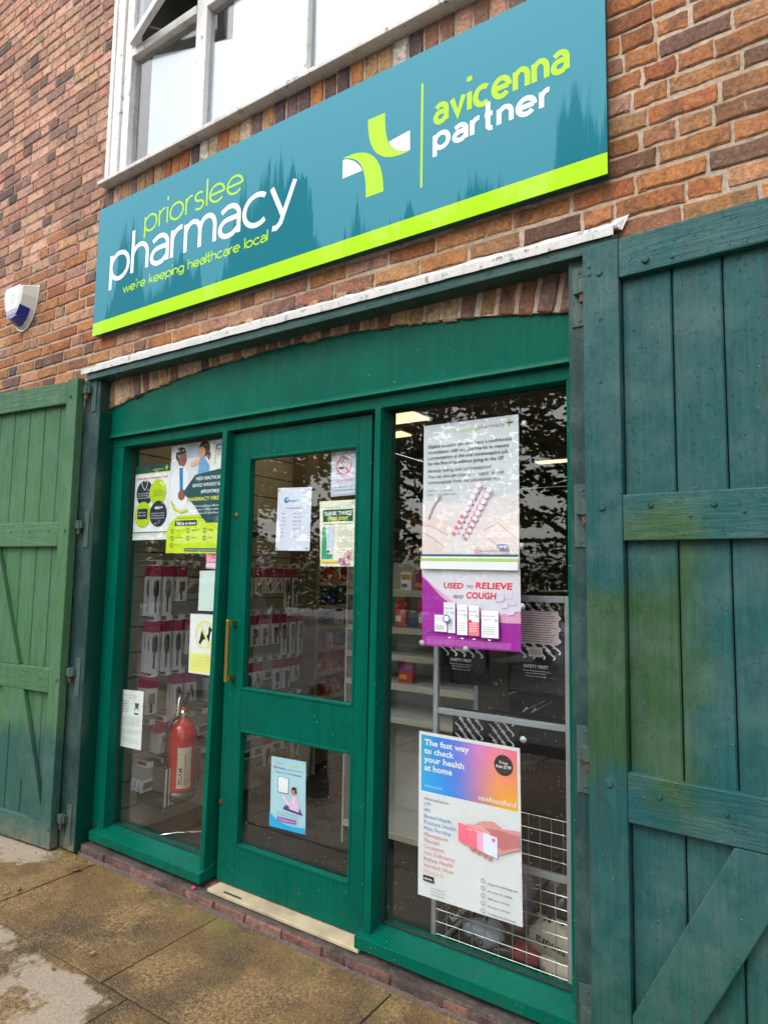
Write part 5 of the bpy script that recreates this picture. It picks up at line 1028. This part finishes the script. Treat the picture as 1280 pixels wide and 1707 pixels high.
for u, v in ((.86, .30), (.90, .38), (.82, .42), (.88, .50), (.94, .46), (.78, .34)): p.poly([(u, v), (u+.07, v-.02), (u+.06, v+.06), (u-.01, v+.07)], (214, 204, 224))
for i in range(5): p.poly([(.03+.05*i, .82-.04*i), (.07+.05*i, .80-.04*i), (.06+.05*i, .86-.04*i), (.02+.05*i, .88-.04*i)], (150, 60, 160))
def pbox(u0, v0, u1, v1, c2, t=None):
    p.poly([(u0+.006, v0+.012), (u1+.008, v0+.014), (u1+.008, v1+.014), (u0+.006, v1+.012)], (120, 30, 120)); p.rect(u0, v0, u1, v1, (224, 228, 230))
    if c2: p.rect(u0, v0+(v1-v0)*.55, u1, v1, c2)
    p.text('bronchial', u0+.006, v0+(v1-v0)*.22, .028, PUU, (u1-u0)*.75).text('cough syrup', u0+.008, v0+(v1-v0)*.34, .02, RDD, (u1-u0)*.6).circ(u1-.022, v0+(v1-v0)*.34, .014, (150, 200, 180))
    for i in range(4): p.rect(u0+.01, v0+(v1-v0)*(.60+.08*i), u0+(u1-u0)*.8, v0+(v1-v0)*(.60+.08*i)+.006, (170, 175, 185) if not c2 else W_)
pbox(.24, .435, .36, .82, None); pbox(.145, .60, .275, .81, None); pbox(.385, .46, .49, .835, None); pbox(.505, .465, .61, .835, (240, 120, 130)); pbox(.635, .52, .80, .85, None)
p.circ(.28, .64, .038, (60, 110, 180)).circ(.28, .64, .026, W_).circ(.525, .655, .014, RDD)
for u in (.30, .43, .55, .70): p.rect(u, .87, u+.03, .882, W_)
for i in range(7): p.text('Always read the label and leaflet before use and ask your pharmacist for advice if symptoms persist or worsen', .07, .895+i*.0125 if i else .885, .009, (225, 180, 225), .85 if i else .3)
p.build('poster', 'purple and white cough remedy poster on the right pane under the contraception poster', 'poster')
p = Poster([(698.6, 1218), (866, 1247.5), (871, 1546), (696.5, 1490.5)]).base((226, 229, 232))
NX = 14
def grad(t, s):
    a = [(20, 170, 200), (30, 130, 225), (110, 120, 225), (215, 130, 200), (240, 130, 160), (238, 110, 150)]; b = [(0, 170, 235), (0, 160, 240), (80, 130, 225), (190, 130, 170), (240, 170, 60), (245, 185, 40)]
    x = t*5; i = min(4, int(x)); f = x-i; A = [a[i][k]*(1-f)+a[i+1][k]*f for k in range(3)]; B = [b[i][k]*(1-f)+b[i+1][k]*f for k in range(3)]; return tuple(A[k]*(1-s)+B[k]*s for k in range(3))
gpm = G('rainbow print', .45, .35); gpm.color(gpm.attr('Col')); p.mats.append(gpm.m); NX, NY = 56, 14
for i in range(NX):
    for j in range(NY): u0, u1 = .025+.95*i/NX, .025+.95*(i+1)/NX; v0, v1 = .02+.345*j/NY, .02+.345*(j+1)/NY; p.mb.face([p.pt(u0, v0, 1), p.pt(u1, v0, 1), p.pt(u1, v1, 1), p.pt(u0, v1, 1)], p.mats.index(gpm.m), srgb(*grad((i+.5)/NX, (j+.5)/NY)))
p.n = 3
for i, (t, wd) in enumerate((('The fast way', .46), ('to check', .31), ('your health', .41), ('at home', .29))): p.text(t, .06, .080+.052*i, .052, W_, wd, .025)
p.text('Available in store now', .07, .335, .016, W_, .18).circ(.85, .115, .088, (35, 32, 40)).text('Prices', .85, .108, .024, W_, .08, .01, 'c').text('from £7.99', .85, .132, .026, W_, .14, .02, 'c').text('newfoundland', .61, .345, .046, W_, .35)
p.text('Self-test at home for:', .06, .415, .022, (80, 85, 95), .26)
for i, (t, c, wd) in enumerate((('UTI', (40, 110, 185), .07), ('HIV', (40, 110, 185), .07), ('Bowel Health', (50, 120, 190), .28), ('Prostate Health', (70, 130, 190), .33), ('Male Fertility', (80, 130, 190), .28), ('Menopause', (215, 100, 135), .25), ('Thyroid', (200, 90, 110), .16), ('Ovulation', (215, 130, 130), .21), ('Iron Deficiency', (215, 100, 110), .32), ('Kidney Health', (200, 80, 95), .30), ('Stomach Ulcer', (215, 110, 105), .31), ('Vitamin D', (230, 190, 120), .21))): p.text(t, .06, .452+.0365*i, .034, c, wd, -.006)
p.rect(.06, .868, .17, .903, K_).text('And more...', .07, .893, .022, W_, .09, .015)
for i, t in enumerate(('Scan the QR code', 'to find out more', 'newfoundland.io')): p.text(t, .14, .938+.018*i, .014, (90, 95, 105), .14)
p.poly([(.55, .50), (.66, .46), (.76, .45), (.84, .48), (.99, .47), (.99, .575), (.90, .60), (.82, .63), (.70, .60), (.62, .56)], (200, 140, 138)).poly([(.66, .50), (.80, .49), (.99, .50), (.99, .56), (.84, .60), (.72, .58)], (176, 112, 112)).line([(.50, .51), (.64, .50), (.72, .53)], .035, (210, 155, 150)).poly([(.42, .50), (.65, .525), (.79, .535), (.79, .655), (.42, .61)], (238, 110, 130)).poly([(.64, .524), (.79, .535), (.79, .655), (.64, .638)], (205, 215, 240)).poly([(.60, .520), (.66, .526), (.66, .640), (.60, .632)], (225, 165, 190)).circ(.755, .555, .018, (240, 110, 160)).text('Bowel Health Test', .44, .53, .014, W_, .16)
for i in range(4): p.circ(.55+.055*i, .632+.009*i, .022, (190, 120, 120))
p.poly([(.42, .50), (.50, .508), (.50, .60), (.42, .59)], (238, 110, 130))
for i, t in enumerate(('Supports early diagnosis', 'Accurate & reliable', 'Self-test at home', 'Results in minutes', 'Confidential & discreet')): v = .800+.042*i; p.ring(.655, v, .018, .005, (90, 95, 105)).text(t, .70, v+.012, .017, (70, 75, 85), (.27, .22, .20, .20, .25)[i], .01)
p.build('poster', 'health test poster with rainbow header and hand holding a pink box, lower right pane', 'poster')
SUC = plain('clear sucker', (.5, .52, .53), .2)
for i, (u, v, lb) in enumerate(((868, 911, 'beside the contraception poster'), (703, 917, 'left of the contraception poster'), (703, 1072, 'at the lower left corner of the cough poster'), (776, 1082, 'under the middle of the cough poster'), (870, 1011, 'right of the cough poster'), (872, 1233, 'at the upper right of the rainbow poster'), (873, 706, 'at the top right of the contraception poster'))):
    m = MB(); q = P(u, v, .106); m.lathe((q[0], .105, q[2]), [(.013, 0), (.012, .003), (.004, .006), (.004, .012)], 14, axis='y'); tag(m.build('suction_cup', SUC, smooth=True), 'small clear suction cup '+lb, 'suction cup', 'suction cups on the right pane')

# ================================================================== WHAT THE GLASS REFLECTS: trees, bollard, cars
BARK = plain('bark', (.07, .055, .04), .9, bump=.8, bscale=20)
def leafmat(name, a, b):
    g = G(name, .6, .3); c = g.attr('Col'); g.color(g.mix(c, a, b)); return g.m
LF = leafmat('leaves', (.045, .085, .02), (.11, .13, .03))
def tree(name, label, loc, H, R, nleaf, seed, tilt=0.):
    rs = np.random.RandomState(seed); t = thing(name, label, 'tree', loc, 'trees across the car park')
    m = MB(); base = np.array(loc, float); tips = []
    tr = [tuple(base+np.array([.15*math.sin(z*.6+seed), .12*math.cos(z*.5+seed), z])) for z in np.linspace(0, H*.62, 8)]
    m.tube(tr, list(np.linspace(.24, .11, 8)), 10)
    for i in range(13):
        z = H*(.24+.4*i/13); a = i*2.4+rs.uniform(-.4, .4); p = base+np.array([.15*math.sin(z*.6+seed), .12*math.cos(z*.5+seed), z]); ln = R*rs.uniform(.7, 1.05)*(1.1-.45*i/13); pts = [p]; d = np.array([math.cos(a), math.sin(a), .55+.04*i])
        for k in range(4): d = d+rs.uniform(-.25, .25, 3); d = d/np.linalg.norm(d); pts.append(pts[-1]+d*ln/4); tips.append(pts[-1])
        m.tube([tuple(q) for q in pts], [.085, .06, .04, .025, .012], 6)
        for k in (1, 2, 3):
            d2 = d+rs.uniform(-1, 1, 3); d2 /= np.linalg.norm(d2); e = pts[k]+d2*ln*.38; m.tube([tuple(pts[k]), tuple((pts[k]+e)/2+rs.uniform(-.1, .1, 3)), tuple(e)], [.03, .02, .008], 5); tips += [e, (pts[k]+e)/2]
    m.build('trunk', BARK, t)
    top = base+np.array([0, 0, H*.72]); tips += [top+rs.normal(0, 1, 3)*[R*.45, R*.45, H*.12] for _ in range(26)]
    m = MB(); tips = [np.array(q) for q in tips]; ncl = len(tips); 
    for i in range(nleaf):
        c = tips[i % ncl]; q = c+rs.normal(0, 1, 3)*[.30, .30, .22]*(.5+.7*((i % ncl)*7 % 5)/5); n = rs.normal(0, 1, 3); n /= np.linalg.norm(n); u = np.cross(n, [0, 0, 1.]); u /= np.linalg.norm(u)+1e-6; v = np.cross(n, u); s_ = rs.uniform(.07, .14)
        k = rs.uniform(0, 1); m.face([q-u*s_, q-v*s_*.55, q+u*s_, q+v*s_*.55], 0, (k, k, k))
    m.build('crown', LF, t, recalc=False); return t
t1 = tree('broadleaf_tree', 'tall broadleaf tree reflected at the right of the right pane', (-4.6, -12.5, -.14), 9.5, 3.4, 5200, 3)
t2 = tree('broadleaf_tree', 'spreading broadleaf tree reflected in the door glass', (-13.5, -12.5, -.14), 8.2, 3.6, 5200, 11)
for (x, y, rz, lb, sc, src) in ((-9.2, -13.5, 1.9, 'bushy tree reflected at the left of the right pane', .95, t1), (-18, -11.5, 2.2, 'broadleaf tree reflected in the upper left pane', 1.05, t1), (-22.5, -14, .8, 'farther broadleaf tree reflected in the left pane', 1.1, t2), (-1.2, -14.5, 4, 'broadleaf tree across the car park straight opposite the gate', 1., t2), (-27, -11, 1.4, 'leftmost broadleaf tree across the car park', 1.15, t1), (4, -13, 5, 'rightmost broadleaf tree across the car park', 1.05, t1)):
    dup(src, (x, y, -.14), lb, rz, sc=(sc,)*3)
m = MB(); rs = np.random.RandomState(5)
for i in range(30000):
    q = np.array([rs.uniform(-34, 10), -17.5+rs.normal(0, .5), .2+min(2.5, abs(rs.normal(0, 1.))*1.5)]); n = rs.normal(0, 1, 3); n /= np.linalg.norm(n); u = np.cross(n, [0, 0, 1.]); v = np.cross(n, u); s_ = rs.uniform(.08, .16); k = rs.uniform(0, 1); m.face([q-u*s_, q-v*s_*.6, q+u*s_, q+v*s_*.6], 0, (k, k, k))
tag(m.build('hedge', LF, recalc=False), 'dense dark hedge along the far side of the car park', 'hedge')
# bollard
B_ = thing('bollard', 'black cast bollard with a ball top reflected in the door glass', 'bollard', (-3.02, -1.3, 0)); bx_, by_ = -3.02, -1.3
m = MB(); m.lathe((bx_, by_, 0), [(.085, 0), (.085, .10), (.068, .12), (.064, .57), (.07, .59), (.07, .61)], 20); m.build('shaft', plain('black cast iron', (.012, .012, .013), .35, bump=.2), B_, smooth=False)
m = MB(); m.lathe((bx_, by_, 0), [(.05, .6105), (.052, .625), (.068, .645), (.077, .68), (.074, .72), (.055, .755), (.02, .775), (.004, .778)], 20); m.build('ball_cap', MATS['black cast iron'], B_, smooth=True)
dup(B_, (-6.0, -1.7, 0), 'black cast bollard farther left along the kerb'); dup(B_, (-.1, -3.0, 0), 'black cast bollard behind the photographer at the kerb')
# cars
def car(name, label, loc, rz, paint):
    t = thing(name, label, 'car', (0, 0, 0), 'cars parked opposite'); 
    prof = [(-2.05, .32), (-2.1, .62), (-2.0, .86), (-1.25, .97), (-.62, 1.42), (.75, 1.46), (1.55, 1.12), (1.98, 1.02), (2.08, .6), (2.02, .30)]
    m = MB(); secs = []
    for yy, k, dz in ((-.86, .93, .96), (-.80, 1., 1.), (.80, 1., 1.), (.86, .93, .96)): secs.append([(x*k if abs(x) > 1.9 else x, yy*(1 if z < 1. else .84 if z > 1.3 else .95), z*dz if z > 1 else z) for x, z in prof])
    for A, B in zip(secs, secs[1:]):
        k = len(A); n = len(m.v); m.v += A+B
        for i in range(k): j = (i+1) % k; m.f.append((n+i, n+j, n+k+j, n+k+i)); m.mi.append(0); m.c.append(None)
    m.face(secs[0][::-1]); m.face(secs[-1]); m.build('body', paint, t, bevel=.03)
    GL = plain('dark car glass', (.01, .012, .014), .05); 
    for s_ in (-1, 1): m = MB(); yy = s_*.835; q = [(-1.12, yy, 1.0), (-.60, yy*.93, 1.34), (.70, yy*.93, 1.37), (1.30, yy, 1.04)]; m.prism(q, [(a, b-s_*.08, c) for a, b, c in q]); m.build('side_window', GL, t)
    q = [(-1.24, -.68, 1.0), (-1.24, .68, 1.0), (-.66, .62, 1.41), (-.66, -.62, 1.41)]; m = MB(); m.prism([(a-.03, b, c+.01) for a, b, c in q], [(a+.06, b, c) for a, b, c in q]); m.build('windscreen', GL, t)
    q = [(1.56, -.66, 1.13), (1.56, .66, 1.13), (.80, .62, 1.44), (.80, -.62, 1.44)]; m = MB(); m.prism([(a+.03, b, c+.01) for a, b, c in q], [(a-.06, b, c) for a, b, c in q]); m.build('rear_window', GL, t)
    for x in (-1.3, 1.3):
        for yy in (-.8, .8):
            m = MB(); m.lathe((x, yy, .32), [(.20, -.11), (.31, -.10), (.32, -.06), (.32, .06), (.31, .10), (.20, .11)], 22, axis='y'); wh = m.build('wheel', RUB, t); m = MB(); m.lathe((x, yy, .32), [(.19, -.115), (.05, -.122), (.05, .122), (.19, .115)], 12, axis='y'); m.build('rim', STEEL, wh)
    for yy in (-.62, .62):
        m = MB(); m.box(-2.12, -2.0, yy-.16, yy+.16, .66, .80); m.build('headlight', plain('lamp glass', (.6, .6, .6), .1), t, bevel=.02); m = MB(); m.box(2.0, 2.09, yy-.13, yy+.13, .70, .92); m.build('tail_light', plain('red lamp', (.3, .01, .01), .2), t, bevel=.02)
    m = MB(); m.box(2.07, 2.10, -.26, .26, .50, .61); m.box(-2.13, -2.09, -.26, .26, .42, .53); m.build('number_plate', plain('plate', (.6, .6, .5), .4), t)
    t.location = loc; t.rotation_euler = (0, 0, rz); return t
car('parked_car', 'dark hatchback parked opposite, reflected at the right of the door glass', (-5.4, -8.6, -.14), math.radians(95), plain('black car paint', (.012, .013, .016), .15, coat=1))
car('parked_car', 'silver hatchback parked opposite, reflected in the left pane', (-14.6, -10.0, -.14), math.radians(-88), plain('silver car paint', (.45, .46, .48), .25, .6, coat=1))
# ================================================================== SMALL THINGS
rs = np.random.RandomState(21)
def drops(x0, x1, z0, z1, y, n, par):
    m = MB()
    for i in range(n):
        x, z = rs.uniform(x0, x1), rs.uniform(z0, z1); r = rs.choice([.0009, .0013, .0018, .0026], p=[.7, .22, .07, .01]); b = len(m.v); k = 6
        for (rr, d) in ((1, 0), (.75, .5), (.35, .75)):
            for j in range(k): m.v.append((x+r*rr*math.cos(2*PI*j/k), y-r*d, z+r*rr*math.sin(2*PI*j/k)*1.15))
        m.v.append((x, y-r*.8, z))
        for q in (0, 1):
            for j in range(k): m.f.append((b+q*k+j, b+q*k+(j+1) % k, b+(q+1)*k+(j+1) % k, b+(q+1)*k+j)); m.mi.append(0); m.c.append(None)
        for j in range(k): m.f.append((b+2*k+j, b+2*k+(j+1) % k, b+3*k)); m.mi.append(0); m.c.append(None)
    o = m.build('raindrops', DROP, par, smooth=True, recalc=False); o['kind'] = 'stuff'; return o
g_ = G('water drop', .03, .8); g_.color((.55, .58, .6)); g_.b.inputs['Alpha'].default_value = .75; DROP = g_.m; g_.b.inputs['Alpha'].default_value = .5
drops(XPL+.03, PL[0][0]-.02, .2, zh-.03, .0998, 450, SF); drops(PR[1][0]+.03, -.77, .2, zh-.03, .0998, 1500, SF)
drops(gl[0]+.03, gl[1]-.03, zb1+.02, zt1-.02, .0918, 700, DR); drops(gl[0]+.03, gl[1]-.03, zb2+.02, zt2-.02, .0918, 280, DR)
drops(SX0+.02, SX1-.02, 3.2, SZ1-.02, -.0521, 900, SG)
LEAFB = plain('dead leaf', (.16, .07, .03), .6); 
for (u, v, r, lb) in ((32, 1485, .022, 'small brown leaf on the far left slab'), (12, 1491, .015, 'pale curled leaf near the left edge of the pavement'), (127, 1453, .03, 'dark twig on the slab beside the left gate'), (155, 1592, .018, 'pale flake on the slab left of the door'), (89, 1618, .014, 'tiny leaf on the dry patch of the slab')):
    r_ = ray(u, v); t = (0-CAM[2])/r_[2]; q = CAM+r_*t; a = rs.uniform(0, 6); m = MB(); pts = [(math.cos(b)*r*(1 if k % 2 else .75), math.sin(b)*r*.4) for k, b in enumerate(np.linspace(0, 2*PI, 9)[:-1])]
    R3_ = [(q[0]+x*math.cos(a)-y*math.sin(a), q[1]+x*math.sin(a)+y*math.cos(a), .004+.006*abs(x)/r+.001*k) for k, (x, y) in enumerate(pts)]; m.prism(R3_, [(x, y, z-.0015) for x, y, z in R3_]); tag(m.build('fallen_leaf', LEAFB if 'pale' not in lb else plain('pale leaf', (.4, .3, .18), .7)), lb, 'leaf')
m = MB(); q = P(322, 1473, -.03); m.lathe((q[0], -.025, .052), [(.004, 0), (.010, .004), (.009, .010), (.003, .013)], 7); tag(m.build('petal', plain('pink petal', (.75, .05, .12), .5)), 'bright pink crumpled petal on the brick step left of the door', 'petal')
m = MB()
for i in range(260):
    x, y = -3.42+rs.exponential(.28)*rs.choice([1, -1]), -.055-rs.exponential(.05); 
    if x < -4.6 or y < -.5: continue
    h = rs.uniform(.002, .008); a = rs.uniform(0, PI); w_ = rs.uniform(.002, .006); dx, dy = math.cos(a)*w_, math.sin(a)*w_; m.face([(x-dx, y-dy, 0), (x+dx, y+dy, 0), (x+rs.uniform(-.01, .01), y+rs.uniform(-.01, .01), h)])
tag(m.build('moss', plain('moss green', (.17, .16, .03), .9), recalc=False), 'thin yellow green moss on the slabs by the left gate foot', 'moss', kind='stuff')
m = MB(); NX2 = 320; prev = None
for i in range(NX2+1):
    x = -3.43+3.2*i/NX2; ra = lambda a: rs.uniform(-a, a); w2 = .012+.012*math.sin(i*.13)+ra(.006)
    r = [(x, -.052-max(.002, w2*.5)+ra(.003), -.006), (x, -.050+ra(.003), .008+w2*.4+ra(.003)), (x, -.0465, .014+ra(.004))]
    if prev:
        for a in range(2): m.face([prev[a], r[a], r[a+1], prev[a+1]])
    prev = r
tag(m.build('mortar_fillet', plain('crumbling mortar', (.10, .075, .06), .9, bump=1., bscale=90), recalc=False, smooth=False), 'crumbling dark mortar along the foot of the brick step', 'mortar')
m = MB(); q0, q1 = P(372, 1478, -.002), P(400, 1492, -.002); m.prism([(q0[0], -.0, .0745), (q1[0], -.0, .0745), (q1[0], .012, .0745), (q0[0], .012, .0745)], [(q0[0], -.0, .0715), (q1[0], -.0, .0715), (q1[0], .012, .0715), (q0[0], .012, .0715)]); tag(m.build('metal_strip', STEEL), 'short loose metal strip lying on the pale door threshold', 'strip')
